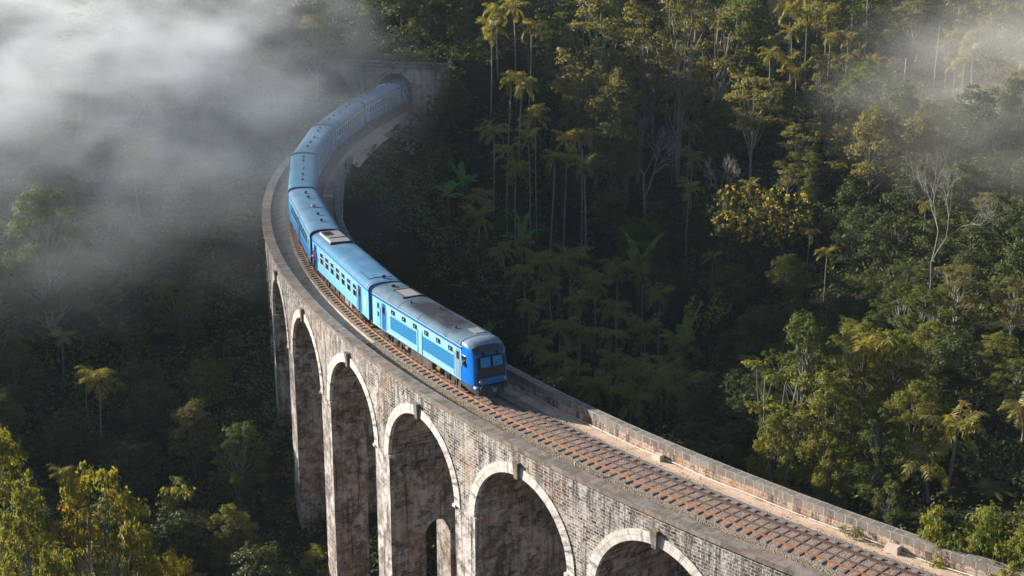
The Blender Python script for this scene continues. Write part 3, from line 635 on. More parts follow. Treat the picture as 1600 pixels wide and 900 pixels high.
    for sg in(-1,1):
        y0_,y1_=sg*.07,sg*.86
        m=MB(); m.face([(fx(2.35)+.05,y0_,2.32),(fx(2.35)+.0,y1_,2.36),(fx(3.0)+.0,y1_*.97,2.98),(fx(3.0)+.05,y0_,3.02)]); w_=m.build('windscreen','windshield',rt)
        m=MB(); m.tube([(fx(2.35)+.06,y0_+sg*.1,2.3),(fx(2.8)+.06,y0_+sg*.42,2.75)],.015,4); m.tube([(fx(2.35)+.05,y1_,2.33),(fx(3.)+.03,y1_*.97,3.0),(fx(3.)+.06,y0_,3.04)],.02,4); m.tube([(fx(2.35)+.05,y1_,2.33),(fx(2.35)+.07,y0_,2.3),(fx(3.)+.06,y0_,3.04)],.02,4); m.build('wiper','mask_black',w_)
        m=MB(); m.tube([(fx(3.25)-.05,sg*.5,3.22),(fx(3.25)+.05,sg*.5,3.22)],.1,10); m.build('marker_light','rubber',rt)
        m=MB(); m.tube([(fx(1.5)+.02,sg*.92,1.42),(fx(1.5)+.12,sg*.92,1.42)],.11,10); m.build('headlight','lamp_clear',rt)
        m=MB(); m.tube([(h-.2,sg*.88,1.02),(h+.28,sg*.88,1.02)],[.1,.1],8); m.tube([(h+.28,sg*.88,1.02),(h+.34,sg*.88,1.02)],.17,12); m.build('buffer','under_dark',rt)
    m=MB(); m.tube([(fx(3.3)-.3,0,3.32),(fx(3.3)-.1,0,3.3)],.13,10); m.build('top_light','rubber',rt)
    m=MB(); m.box((h-.15,-1.0,1.0),(.3,.5,.14)); m.build('lamp_bracket','white_paint',rt)
    m=MB(); rows2=[[(h-2.2,y,.95) for y in(-1.25,0,1.25)],[(h-.5,y,.95) for y in(-1.22,0,1.22)],[(h-.02,-1.0,1.05),(h+.1,0,1.05),(h-.02,1.0,1.05)],[(h-.05,-.95,.35),(h+.15,0,.32),(h-.05,.95,.35)],[(h-.6,-1.05,.28),(h-.5,0,.28),(h-.6,1.05,.28)]]; m.grid(rows2)
    for sd in(-1,1): m.face([(h-2.2,sd*1.25,1.05),(h-.5,sd*1.22,1.05),(h-.02,sd*1.0,1.05),(h-.05,sd*.95,.35),(h-1.0,sd*1.15,.5),(h-2.2,sd*1.2,.7)])
    m.build('front_skirt','seam_dark',rt)
    m=MB(); m.box((h+.15,0,.82),(.5,.24,.26)); m.build('coupler','metal_grey',rt)
    # roof equipment
    m=MB(); m.box((-h+2.9,.15,3.985),(1.9,1.15,.06)); hq=m.build('roof_hatch','unit_white',rt); m=MB(); m.box((-h+1.9,.15,3.99),(.12,1.4,.1)); m.box((-h+3.95,.1,3.99),(.14,1.7,.12)); m.box((-h+3.1,.85,3.93),(2.0,.16,.1)); m.box((-h+2.9,-.48,3.97),(1.9,.08,.1)); m.build('hatch_frame','soot',hq)
    m=MB(); m.box((xn-1.0,.35,3.99),(1.1,.7,.05)); m.build('roof_hatch','unit_white',rt)
    for x,y in((-h+.9,-.1),(-h+1.9,.75),(-h+5.2,-.7),(-h+7.6,.4),(xn-2.2,-.6)): m=MB(); vent(m,x,y,roof_z(y)-.04,.09 if x>-h+1 else .18); m.build('roof_vent','soot',rt)
    m=MB()
    for x in(-h+4.6,-h+7.8,xn-.05):
        arr=arc_roof(WB+.022,3.475,.52,18); m.grid([[(x+e,a,b) for a,b in arr] for e in(-.03,.03)])
    m.build('roof_seam','seam_dark',rt)
    m=MB(); m.box((-.8,0,.98),(2*h-2.6,2.5,.18)); m.build('underframe','under_dark',rt)
    m=MB(); m.box((-.2,-.85,.62),(3.4,.7,.7)); m.box((-.2,.85,.62),(3.4,.7,.7)); m.build('fuel_tank','under_dark',rt)
    m=MB()
    for x in(-2.6,2.4): m=MB(); m.tube([(x,-1.15,.72),(x+.5,-1.15,.72)],.2,10); m.build('air_tank','under_rust',rt)
    bogie(rt,-h+3.3); bogie(rt,h-3.4)
loco()
j=lambda k:S2+LC*k
carriage(j(0),j(1),'B','light blue carriage directly behind the power car, pale cooling unit on its roof')
carriage(j(1),j(2),'C','third vehicle of the train, half in sunlight and half in shade',opt='roof_pale')
carriage(j(2),j(3),'D','bright blue roofed carriage end-on to the camera on the bend, fourth vehicle',opt='roof_teal')
carriage(j(3),j(4),'C','pale roofed carriage just past the bend, fifth vehicle from the nose',opt='roof_pale')
carriage(j(4),j(5),'D','misty carriage on the embankment, sixth vehicle from the nose',opt='roof_pale')
carriage(j(5),j(6),'C','hazy carriage about to enter the tunnel mouth, seventh from the nose',opt='roof_pale')
carriage(j(6),j(7),'D','last carriage in view, mostly hidden inside the tunnel',opt='roof_pale')

# ------------------------------------------------------------------ two passengers at open doors
def person(loc,rz,label,shirt,lean=.12):
    rt=root('person',label,'person',loc,rz)
    J={'pelvis':(0,0,.92),'belly':(lean*.3,0,1.1),'chest':(lean*.8,0,1.34),'neck':(lean,0,1.48),'head0':(lean+.01,0,1.56),'head1':(lean+.02,0,1.70)}
    E=[('pelvis','belly'),('belly','chest'),('chest','neck'),('neck','head0'),('head0','head1')]; Rd={'pelvis':.13,'belly':.12,'chest':.14,'neck':.055,'head0':.085,'head1':.08}
    def add(n,p,par,rr): J[n]=p; E.append((par,n)); Rd[n]=rr
    for sg,q in((1,'a'),(-1,'b')):
        add('sh'+q,(lean*.8,sg*.2,1.40),'chest',.055); add('el'+q,(lean+.12,sg*.30,1.18),'sh'+q,.042); add('wr'+q,(lean+.16,sg*.36,1.36 if sg>0 else .98),'el'+q,.03)
        add('pa'+q,(lean+.18,sg*.37,1.43 if sg>0 else .91),'wr'+q,.032)
        for k in range(4): add('f%s%d'%(q,k),(lean+.20+.01*(k%2),sg*(.34+.022*k),(1.50+.008*(k%3)) if sg>0 else (.84-.008*(k%3))),'pa'+q,.009)
        add('th'+q,(lean+.15,sg*.32,1.45 if sg>0 else .89),'pa'+q,.010)
        add('hp'+q,(0,sg*.1,.86),'pelvis',.095); add('kn'+q,(.05,sg*.11,.48),'hp'+q,.065); add('an'+q,(0,sg*.11,.08),'kn'+q,.042); add('ft'+q,(.14,sg*.12,.04),'an'+q,.04)
    names=list(J); me=bpy.data.meshes.new('body'); me.from_pydata([J[n] for n in names],[(names.index(a),names.index(b)) for a,b in E],[]); o=bpy.data.objects.new('body',me); COL.objects.link(o)
    o.modifiers.new('Skin','SKIN'); o.modifiers.new('Subsurf','SUBSURF').levels=1
    if not me.skin_vertices: bpy.context.view_layer.objects.active=o; bpy.ops.mesh.customdata_skin_add()
    for i,n in enumerate(names): me.skin_vertices[0].data[i].radius=(Rd[n],Rd[n]); me.skin_vertices[0].data[i].use_root=(n=='pelvis')
    bpy.context.view_layer.update(); ev=bpy.data.meshes.new_from_object(o.evaluated_get(bpy.context.evaluated_depsgraph_get())); bpy.data.objects.remove(o)
    ev.materials.clear(); [ev.materials.append(MAT[k]) for k in('skin_brown',shirt,'trousers_dark')]
    for p in ev.polygons:
        c=p.center; p.material_index=2 if c.z<.95 and abs(c.y)<.27 else (1 if c.z<1.49 and (abs(c.y)<.28) else 0)
    b=bpy.data.objects.new('body',ev); COL.objects.link(b); b.parent=rt
    m=MB(); rows=[[(lean-.005+.092*math.cos(a)*f,.092*math.sin(a)*f,z) for a in [2*math.pi*k/12 for k in range(12)]] for f,z in((1.02,1.66),(.95,1.72),(.6,1.775),(.05,1.79))]; m.grid(rows,smooth=True,closed=True); m.build('hair','hair_black',rt)
def on_train(k,x,label,shirt,sd):
    pa,pb=Vector(P(j(k)+.25,0,0)),Vector(P(j(k+1)-.25,0,0)); mid=(pa+pb)/2; d=(pa-pb); rz=math.atan2(d.y,d.x); lx,ly=x,sd*(WB-.02+.16); c,s_=math.cos(rz),math.sin(rz)
    person((mid.x+lx*c-ly*s_,mid.y+lx*s_+ly*c,.90),rz+sd*math.pi/2,label,shirt)
hh=(LC-.85)/2
on_train(0,-hh+1.1,'passenger in a pink shirt standing in the rear doorway of the light blue carriage','shirt_pink',-1)
on_train(4,hh-.9,'passenger in a white shirt leaning from a doorway of the misty carriage','shirt_pale',1)

# ------------------------------------------------------------------ vegetation: template meshes
def unit(v): return v/(np.linalg.norm(v,axis=-1,keepdims=True)+1e-9)
def leaves(pos,nrm,size,aspect=.5,jit=.55):
    n=len(pos); nn=unit(nrm+rng.normal(size=(n,3))*jit); t=unit(np.cross(nn,rng.normal(size=(n,3)))); b=np.cross(nn,t); l=(size*rng.uniform(.6,1.35,n))[:,None]; w=l*aspect
    return np.stack([pos-t*l*.5,pos+b*w*.5,pos+t*l*.6-nn*l*.12,pos-b*w*.5],1)
def clump(c,r,n,size,flat=.75,aspect=.55):
    d=unit(rng.normal(size=(n,3))); d[:,2]=np.where(d[:,2]<-.35,-d[:,2],d[:,2]); rad=rng.uniform(.35,1.,n)**.5
    k=1+.35*np.sin(d[:,0]*5+c[0]*3)*np.sin(d[:,1]*6+c[1]*2)+.2*np.sin(d[:,2]*9+c[2])
    p=np.array(c)+d*(rad*r*k)[:,None]*np.array([1,1,flat]); return leaves(p,d+np.array([0,0,.5]),size*1.3,aspect)
def wob(a,b,n,amp,r):
    a=Vector(a); b=Vector(b); L=(b-a).length; out=[]
    o1=Vector((r.uniform(-1,1),r.uniform(-1,1),r.uniform(-.3,.3)))*amp*L; o2=Vector((r.uniform(-1,1),r.uniform(-1,1),r.uniform(-.3,.3)))*amp*L
    for i in range(n+1):
        t=i/n; out.append(a.lerp(b,t)+o1*math.sin(math.pi*t)+o2*math.sin(2*math.pi*t)*.5)
    return out
TEMPL={}
def template(kind_,parts):
    """parts: list of (name, object) built once and unlinked; only their mesh data is reused"""
    TEMPL[kind_]=[(n,o.data,sub) for n,o,sub in parts]
    for _,o,_ in parts: bpy.data.objects.remove(o)
def broad(kind_,seed,H=12,R0=3.6,base=.3,nc=24,cr=(.9,1.6),nl=230,ls=.24,flat=.75,leaf='leaf_green',bark='bark_grey',tr=.2,ntr=1,shape='round',flower=0,aspect=.55,spread=1.):
    r=random.Random(seed); m=MB(); C=[]; Q=[]
    for t_ in range(ntr):
        bx_,by_=(0,0) if ntr==1 else (r.uniform(-.5,.5),r.uniform(-.5,.5)); top=(bx_*3+r.uniform(-.4,.4),by_*3+r.uniform(-.4,.4),H*.88)
        tk=wob((bx_*.5,by_*.5,-1.5),top,9,.03,r); m.tube(tk,[tr*(1-.82*i/9)+.02 for i in range(10)],7)
        for k in range(nc//ntr):
            f=(k+.5)/(nc//ntr); z=H*(base+(1-base)*f); 
            prof={'round':math.sin(math.pi*min(1,max(0,(f*.86+.12))))**.6,'cone':1.05-f*.85,'umbrella':.35+.75*f if f<.8 else 1.-.9*(f-.8)*3,'column':.5}[shape]
            a=k*2.4+r.uniform(-.5,.5); q=R0*prof*r.uniform(.45,1.)*spread; c=(tk[0][0]*0+top[0]*f+q*math.cos(a),top[1]*f+q*math.sin(a),z+r.uniform(-.5,.5)*H*.05)
            i=min(8,max(1,int(9*(z/H)*.8))); s0=tk[i]; m.tube(wob(s0,c,4,.08,r),[tr*.32*(1-.8*j_/4)+.012 for j_ in range(5)],5,False)
            C.append((c,r.uniform(*cr)))
    for c,rr in C:
        Q.append(clump(c,rr,int(nl*1.25*(rr/1.2)**2),ls,flat,aspect))
        for _ in range(2):
            d=unit(rng.normal(size=3)); d[2]=abs(d[2]); c2=np.array(c)+d*rr*1.05; Q.append(clump(c2,rr*.42,int(nl*.16),ls,flat,aspect))
    tk_=m.build('trunk',bark); cw=quads_obj('crown',np.concatenate(Q),leaf); parts=[('trunk',tk_,0),('crown',cw,0)]
    if flower:
        F=[]; 
        for c,rr in C:
            n=max(1,int(flower*rr)); d=unit(rng.normal(size=(n,3))); d[:,2]=abs(d[:,2])*.8+.1; d[:,1]-=.5; p=np.array(c)+unit(d)*rr*1.08
            for q in p: F.append(leaves(q+rng.normal(size=(7,3))*.07,rng.normal(size=(7,3)),.22,.8))
        parts.append(('blossom',quads_obj('blossom',np.concatenate(F),'flower_yellow'),0))
    template(kind_,parts)
def frond(o,az,L,up,droop,nl=22,ll=.55,w=.05,vee=.5,twist=0.):
    """pinnate frond: rib points and leaflet quads"""
    pts=[]; p=np.array(o,float); e=up
    n=9
    for i in range(n+1):
        pts.append(p.copy()); p=p+np.array([math.cos(az)*math.cos(e),math.sin(az)*math.cos(e),math.sin(e)])*L/n; e-=droop/n*(.5+i/n)
    pts=np.array(pts); Q=[]
    for k in range(nl):
        t=.14+.86*k/(nl-1); i=min(n-1,int(t*n)); f=t*n-i; c=pts[i]*(1-f)+pts[i+1]*f; d=unit(pts[i+1]-pts[i]); sd_=unit(np.cross(d,[0,0,1.])); l=ll*math.sin(math.pi*(.18+.76*t))**.7*rng.uniform(.85,1.15)
        for sg in(-1,1):
            q=unit(sd_*sg*1.+d*.55+np.array([0,0,vee*rng.uniform(-.9,.5)-.25])); tip=c+q*l+np.array([0,0,-l*.25]); wv=d*w*1.; midp=c+q*l*.5
            Q.append([c-wv*.4,midp-wv,tip,midp+wv])
    for i in range(n): wv=unit(np.cross(pts[i+1]-pts[i],[0,0,1.]))*.03; Q.append([pts[i]-wv,pts[i]+wv,pts[i+1]+wv*.6,pts[i+1]-wv*.6])
    return np.array(Q)
def palm(kind_,seed,H=10,L=2.0,nf=11,lean=.06,leaf='leaf_palm',bark='palm_bark',tr=.1):
    r=random.Random(seed); m=MB(); top=Vector((r.uniform(-1,1)*lean*H,r.uniform(-1,1)*lean*H,H-1.0)); tk=wob((0,0,-1.5),top,8,.012,r); m.tube(tk,[tr*(1.15-.35*i/8) for i in range(9)],7)
    cs=MB(); cs.tube([top-Vector((0,0,.1)),top+Vector((0,0,.5)),top+Vector((0,0,1.))],[tr*1.25,tr*1.1,tr*.5],7); Q=[]; o=np.array(top)+np.array([0,0,.9])
    for k in range(nf):
        a=k*2.4+r.uniform(-.3,.3); u=r.uniform(.35,1.45) if k<nf-3 else r.uniform(-.5,.2); Q.append(frond(o,a,L*1.1*r.uniform(.8,1.15),u,r.uniform(1.2,2.3),19,.68*L/2,.038*L/2+.012,.9))
    template(kind_,[('trunk',m.build('trunk',bark),0),('crownshaft',cs.build('crownshaft','leaf_green'),0),('crown',quads_obj('crown',np.concatenate(Q),leaf),0)])
def paddle(kind_,seed,n=8,L=2.2,W=.34,stem=1.6,leaf='leaf_banana'):
    r=random.Random(seed); m=MB(); m.tube([(0,0,-1),(0,0,stem*.6),(0.05,0,stem)],[.14,.12,.07],8); Q=[]
    for k in range(n):
        a=k*2.4+r.uniform(-.3,.3); e=r.uniform(.55,1.35); dr=r.uniform(.9,1.9); p=np.array([0,0,stem*.95]); pts=[]; ll=L*r.uniform(.75,1.1); N=9
        for i in range(N+1): pts.append(p.copy()); p=p+np.array([math.cos(a)*math.cos(e),math.sin(a)*math.cos(e),math.sin(e)])*ll/N; e-=dr/N*(.4+1.2*i/N)
        pts=np.array(pts); sd_=np.array([-math.sin(a),math.cos(a),0])
        for i in range(1,N):
            w0=W*math.sin(math.pi*min(1,(i-.6)/(N-.6)))**.6; w1=W*math.sin(math.pi*min(1,(i+.4)/(N-.6)))**.6 if i<N-1 else .02
            for sg in(-1,1):
                if r.random()<.08: continue
                g=np.array([0,0,-.22]); Q.append([pts[i],pts[i]+(sd_*sg+g)*w0,pts[i+1]+(sd_*sg+g)*w1-(pts[i+1]-pts[i])*.06,pts[i+1]])
    template(kind_,[('stem',m.build('stem','leaf_green'),0),('crown',quads_obj('crown',np.array(Q),leaf),0)])
def fern(kind_,seed,n=14,L=2.4,H=3):
    r=random.Random(seed); m=MB(); m.tube([(0,0,-1),(.1,0,H)],[.12,.1],7); Q=[]
    for k in range(n): Q.append(frond((.1,0,H),k*2.4+r.uniform(-.2,.2),L*r.uniform(.85,1.1),r.uniform(.2,.7),r.uniform(.9,1.5),22,.42,.05,.1))
    template(kind_,[('trunk',m.build('trunk','bark_brown'),0),('crown',quads_obj('crown',np.concatenate(Q),'leaf_green'),0)])
def bare(kind_,seed,H=10,bark='bare_twig',spread=.55,depth=6,tr=.16,fork=.42,leafy=0):
    r=random.Random(seed); m=MB(); tw=MB(); E=[]
    def rec(p,d,L,rad,k):
        q=p+d*L; mid_=(p+q)/2+Vector((r.uniform(-1,1),r.uniform(-1,1),0))*L*.07; (m if k<2 else tw).tube([p,mid_,q],[rad,rad*.85,rad*.68],6 if k<2 else 4,False)
        if k>=depth or L<.16: E.append(np.array(q)); return
        for i in range(2 if k==0 else r.choice((2,3,3))):
            ax=d.orthogonal().normalized(); ax=(ax*math.cos(6.28*r.random())+d.cross(ax)*math.sin(6.28*r.random())).normalized(); nd=(d+ax*spread*r.uniform(.6,1.4)+Vector((0,0,.14))).normalized(); rec(q,nd,L*r.uniform(.6,.84),rad*.62,k+1)
    rec(Vector((0,0,-1)),Vector((r.uniform(-.06,.06),0,1)).normalized(),H*fork,tr,0)
    parts=[('trunk',m.build('trunk',bark),0),('branches',tw.build('branches',bark),0)]
    if leafy:
        Q=[clump(e,.32,leafy,.17,.7) for e in E]; parts.append(('crown',quads_obj('crown',np.concatenate(Q),'leaf_olive'),0))
    template(kind_,parts)
broad('round_a',1,12,3.8,.28,24); broad('round_b',2,11,3.4,.25,20,(1.,1.7),leaf='leaf_dark'); broad('round_c',3,12,3.2,.3,22,leaf='leaf_olive'); broad('round_d',4,9,3.6,.15,20,leaf='leaf_dark')
broad('tall_a',5,17,2.9,.42,26,(.7,1.25),200,.22,.55,'leaf_olive','bark_pale',.2); broad('tall_b',6,16,2.6,.35,24,(.6,1.1),190,.22,.6,'leaf_olive','bark_pale',.17,2)
broad('tall_c',7,18,2.4,.3,28,(.7,1.2),200,.24,.6,'leaf_green','bark_grey',.18,1,'column')
broad('near_a',8,13,3.9,.12,62,(.5,1.0),560,.15,.85,'leaf_lime','bark_grey',.2); broad('near_b',9,13,3.6,.12,60,(.45,.95),560,.15,.85,'leaf_lime','bark_grey',.17,2)
broad('near_c',10,12,3.7,.1,58,(.5,1.0),560,.15,.85,'leaf_green','bark_pale',.16,2); broad('near_d',11,15,3.2,.35,34,(.55,1.0),420,.15,.6,'leaf_olive','bark_pale',.16,2)
broad('autumn',12,8,3.8,.1,56,(.4,.8),620,.11,.8,'leaf_autumn','bark_grey',.13,2)
broad('white_stem',13,11,1.9,.42,20,(.4,.8),300,.16,.7,'leaf_lime','bark_pale',.10,3)
broad('flowering',14,6,5.2,.35,30,(.9,1.5),230,.22,.7,'leaf_dark','bark_grey',.16,1,'umbrella',flower=14)
broad('shrub_a',15,3.2,1.8,.1,12,(.5,.9),220,.15,.8,'leaf_green','bark_grey',.05,2); broad('shrub_b',16,3.4,2.0,.1,12,(.5,.9),220,.15,.8,'leaf_lime','bark_grey',.05,2)
broad('layered',17,11,4.4,.5,18,(.9,1.5),220,.2,.38,'leaf_olive','bark_pale',.17,1,'umbrella')
for i_ in range(5): palm('palm_%s'%'abcde'[i_],20+i_,H=(10,11,9,12,8)[i_],L=(2.1,1.9,2.3,2.0,2.4)[i_],nf=(12,11,13,10,14)[i_],lean=(.03,.06,.02,.02,.04)[i_])
paddle('banana_a',31); paddle('banana_b',32,10,2.5,.36,1.2); fern('fern_a',33)
bare('bare_a',41,9,'bare_twig',.62,6,.14,.30); bare('bare_b',42,15,'bare_twig',.66,8,.11,.26); bare('bare_c',43,10,'bark_pale',.6,5,.15,.3,14)
m=MB(); r_=random.Random(3); m.tube(wob((0,0,-1),(.3,.1,12),8,.01,r_),[.16*(1-.5*i/8) for i in range(9)],7)
for k_ in range(7): a_=r_.uniform(0,6.28); z_=r_.uniform(5,11.5); m.tube([(0.03*z_/1.2*.9,0,z_),(math.cos(a_)*.7,math.sin(a_)*.7,z_+r_.uniform(.1,.6))],[.03,.012],4,False)
template('dead_pole',[('trunk',m.build('trunk','bark_pale'),0)])
H0={'round_a':12.6,'round_b':11.8,'round_c':12.6,'round_d':9.9,'tall_a':17.3,'tall_b':16.3,'tall_c':18.3,'near_a':13.6,'near_b':13.6,'near_c':12.6,'near_d':15.2,'autumn':8.5,'white_stem':11.3,'flowering':6.7,'shrub_a':3.6,'shrub_b':3.8,'layered':11.5,
 'palm_a':11,'palm_b':12,'palm_c':10,'palm_d':13,'palm_e':9,'banana_a':3.2,'banana_b':3.2,'fern_a':3.7,'bare_a':8,'bare_b':14,'bare_c':9.5,'dead_pole':12}
INFO={'round':('broadleaf_tree','tree'),'tall':('tall_tree','tree'),'near':('broadleaf_tree','tree'),'autumn':('broadleaf_tree','tree'),'white':('slender_tree','tree'),'flowering':('flowering_tree','tree'),'shrub':('shrub','shrub'),'layered':('spreading_tree','tree'),
 'palm':('areca_palm','palm'),'banana':('banana_plant','banana plant'),'fern':('tree_fern','tree fern'),'bare':('bare_tree','tree'),'dead':('dead_trunk','dead tree')}
PLANTED=[]
def plant(k,u,vtop,y,w=1.,label=None,group=None,H=None):
    """a tree whose top is seen at pixel u,vtop of the photograph when it stands y metres out"""
    x,_,zt=back(u,vtop,y=y); zg=float(hz(x,y)[0])
    hh=max(H0[k]*.3,zt-zg) if H is None else H
    if H is not None and zt is not None: pass
    place(k,x,y,zg,hh/H0[k],w*(hh/H0[k])**.35 if not k.startswith('palm') else w,label,group,(u,vtop))
def place(k,x,y,z,sz,sxy,label=None,group=None,uv=None):
    nm,cat=INFO[k.split('_')[0]]; rt=bpy.data.objects.new(nm,None); COL.objects.link(rt); rt.location=(x,y,z); rt.rotation_euler=(0,0,rnd.uniform(0,6.28)); rt.scale=(sxy,sxy,sz); rt['category']=cat; rt.empty_display_size=.3
    if k.startswith('palm') and sz<sxy: pass
    for n,me,_ in TEMPL[k]:
        o=bpy.data.objects.new(n,me); COL.objects.link(o); o.parent=rt
        if k.startswith('palm') and n!='trunk':      # keep crowns undistorted when the stem is stretched
            top=H0[k]-1.; o.scale=(1,1,sxy/sz); o.location=(0,0,top*(1-sxy/sz))
    PLANTED.append([rt,k,uv,label,group]); return rt

# ------------------------------------------------------------------ undergrowth: one mass of low brush over the slopes
def in_view(x,y,z,mg=60):
    c,s=math.cos(PITCH),math.sin(PITCH); dz=z-CAMH; Z=y*c-dz*s; u=800+FPX*x/Z; v=450-FPX*(y*s+dz*c)/Z; return (u>-mg)&(u<1600+mg)&(v>-mg)&(v<900+mg*2)&(Z>5),u,v
def undergrowth(name,n,rr,size,leaf,zoff,nl,cond,k='stuff',flat=.8):
    g=np.random.default_rng(len(name)*7+n); y=g.uniform(70,262,n*4); x=g.uniform(-.42,.42,n*4)*y; keep=g.random(n*4)<y/262; x=x[keep]; y=y[keep]; z=hz(x,y); ok,u,v=in_view(x,y,z); s,o=near_track(x,y)
    ok&=~((abs(o)<5.2)&(s>70)&(s<131)); ok&=~((abs(o)<9)&(s>126)&(s<131.2)); ok&=~((abs(o)<4.6)&(s<=76)&(s>-34)&(z>-14)); ok&=cond(x,y,z,s,o,u,v,g)
    x,y,z=x[ok],y[ok],z[ok]; x,y,z=x[:n],y[:n],z[:n]; Q=[]
    for i in range(len(x)):
        r=g.uniform(*rr); n_=int(nl*(r/rr[1])**2*(150/max(90,y[i]))**1.2)+12; Q.append(clump((x[i],y[i],z[i]+zoff*r),r,n_,size*(.6+.4*y[i]/130),flat*g.uniform(.8,1.6)))
    return kind(quads_obj(name,np.concatenate(Q),leaf),k)
nz=lambda x,y,k: np.array([mnoise.noise((a/k,b/k,k)) for a,b in zip(x,y)])
undergrowth('undergrowth',6200,(.8,1.9),.28,'leaf_brush',.25,64,lambda x,y,z,s,o,u,v,g:g.random(len(x))<np.where(u<500,.95,.6))
undergrowth('undergrowth',1500,(.5,1.1),.22,'leaf_green',.55,46,lambda x,y,z,s,o,u,v,g:nz(x,y,14)>.02)
undergrowth('undergrowth',700,(.6,1.3),.22,'leaf_olive',.6,60,lambda x,y,z,s,o,u,v,g:(nz(x,y,11)>.12)&(u<560))
# rocks of the cutting beside the tunnel
m=MB(); r=random.Random(9)
for _ in range(170):
    s=r.uniform(112,130); o=-r.uniform(4.2,7.5); x,y,_z=P(s,o,0); z=float(hz(x,y)[0]); q=r.uniform(.2,.6)
    V=[(x+q*a*r.uniform(.6,1.3),y+q*b*r.uniform(.6,1.3),z+q*c*r.uniform(.5,1)) for a,b,c in((1,0,0),(.3,1,.1),(-1,.2,0),(0,-1,0),(.2,0,1),(0,.1,-1))]
    for f in((0,1,4),(1,2,4),(2,3,4),(3,0,4),(1,0,5),(2,1,5),(3,2,5),(0,3,5)): m.face([V[k] for k in f])
kind(m.build('rubble','rock'),'stuff')

# ------------------------------------------------------------------ trees one can tell apart
pl=plant
# foreground wood beyond the inner parapet
pl('near_c',1262,502,112,.95,'light green tree with a high bushy top at the left edge of the sunlit wood')
pl('white_stem',1225,560,106,1.1,'slender tree with forked white stems at the left corner of the sunlit wood')
pl('near_a',1300,585,104,.9,'rounded yellow-green tree behind the white stemmed slender tree')
pl('near_b',1345,500,116,1.,'leafy lime tree holding the pale palm head in the middle of the wood')
pl('near_a',1400,520,112,1.05,'broad bushy tree right of the pale palm head in the sunlit wood')
pl('near_c',1375,640,101,.8,'green bushy tree just beyond the parapet below the pale palm head')
pl('near_b',1300,690,98,.62,'low lime tree leaning against the far side of the parapet')
pl('near_a',1440,600,105,.85,'dense green tree between the pale palm head and the tall yellow palm')
pl('near_d',1500,412,128,1.15,'tall olive tree with a reddish airy crown rising above the sunlit wood')
pl('near_d',1590,440,124,1.,'tall olive tree cut by the picture edge beside the reddish crowned one')
pl('near_b',1560,520,118,.9,'green tree under the two tall olive trees at the edge of the wood')
pl('near_c',1600,620,110,.9,'dark leafed tree behind the tall yellow palm at the picture edge')
pl('near_a',1210,650,100,.55,'small bushy tree with reddish tips beside the parapet and the white forked stems')
pl('near_c',1390,752,95,.55,'low round tree hanging over the parapet where a weed grows on the track side')
pl('near_b',1455,500,120,.8,'yellow-green tree between the pale palm head and the tall olive tree')
pl('palm_d',1487,662,100,1.45,'tall yellow areca palm with a bare pale stem beyond the parapet')
pl('palm_e',1352,535,111,1.35,'pale yellow palm head poking out of the sunlit wood')
pl('palm_a',1395,560,115,.9,'drooping palm head right beside the pale yellow one')
pl('palm_b',1458,712,99,1.2,'short drooping palm at the foot of the tall yellow palm')
pl('fern_a',1550,790,97,1.2,'tree fern with feathery fronds in the dark corner under the tall yellow palm')
pl('palm_c',1590,740,104,.8,'shaded palm at the picture edge behind the tree fern')
# leafy bushes hanging over the parapet in the corner
pl('near_b',1452,812,68.3,.32,'bush with big yellow-green leaves spilling over the end of the inner parapet')
pl('near_a',1540,800,70.5,.45,'bush with white blooms in the bottom corner beyond the parapet')
pl('near_c',1602,815,68.5,.5,'yellow-green bush cut by the bottom corner of the picture')
def over_wall(k,u,v,top,w,lab):
    s_,o_=s_at(u,v,.5); x,y,_=P(s_,-4.15,0); zg=float(hz(x,y)[0]); place(k,x,y,zg,(top-zg)/H0[k],w,lab,None,(u,v))
over_wall('near_a',1462,845,2.0,.50,'leafy bush growing over the inner parapet just left of the corner bushes')
over_wall('near_c',1520,870,2.4,.6,'dull green bush spilling over the parapet end between the other corner bushes')
over_wall('near_b',1590,892,2.7,.65,'lowest corner bush at the very bottom of the picture beyond the parapet')
pl('shrub_a',612,82,209,1.6,'round bush growing on top of the tunnel portal')
pl('shrub_b',640,80,211,1.5,'pale bush behind the coping of the tunnel portal')
s_,o_=s_at(1325,838,-.4); p_=P(s_,-2.95,-.42); place('shrub_a',p_[0],p_[1],p_[2],.22,.28,'small weedy shrub growing on the path at the foot of the inner parapet')
# mid slope
pl('flowering',1195,308,172,1.15,'wide dark tree dotted with yellow-orange blossom below the pale bare branches')
pl('flowering',1110,470,160,.6,'small dark tree with a few yellow blossoms in the deep shade')
pl('layered',1182,112,192,1.05,'tall pale stemmed tree with a rounded olive crown above the blossoming tree')
pl('layered',1255,190,186,.85,'olive crowned tree beside the white twisted bare tree')
pl('layered',1235,250,182,.7,'flat layered tree just above the blossoming tree')
pl('bare_c',1320,168,190,.8,'white twisted tree with almost bare curling limbs')
pl('bare_a',1010,188,196,1.15,'grey leafless tree with a fan of fine twigs in the dark valley')
pl('bare_b',1472,215,142,.72,'large bare pale tree leaning in the lit mist above the olive tree')
pl('bare_a',1130,232,184,.55,'small bare greyish bush between the blossoming tree and the dark valley')
pl('dead_pole',1416,92,200,1.2,'thick dead white trunk without a crown')
pl('dead_pole',1466,42,214,.7,'thin bare white pole of a tree in the mist')
pl('dead_pole',1334,0,230,.8,'grey branchless trunk cut by the top edge, first of a pair')
pl('dead_pole',1358,0,228,.9,'grey branchless trunk cut by the top edge, second of a pair')
pl('tall_b',1570,88,196,1.3,'tall sunlit yellow-green tree with white stems at the misty edge')
pl('tall_a',1600,110,190,1.2,'sunlit tree with white stem cut by the picture edge in the mist')
pl('layered',1590,235,176,1.1,'misty olive tree with spreading branches below the sunlit white stemmed tree')
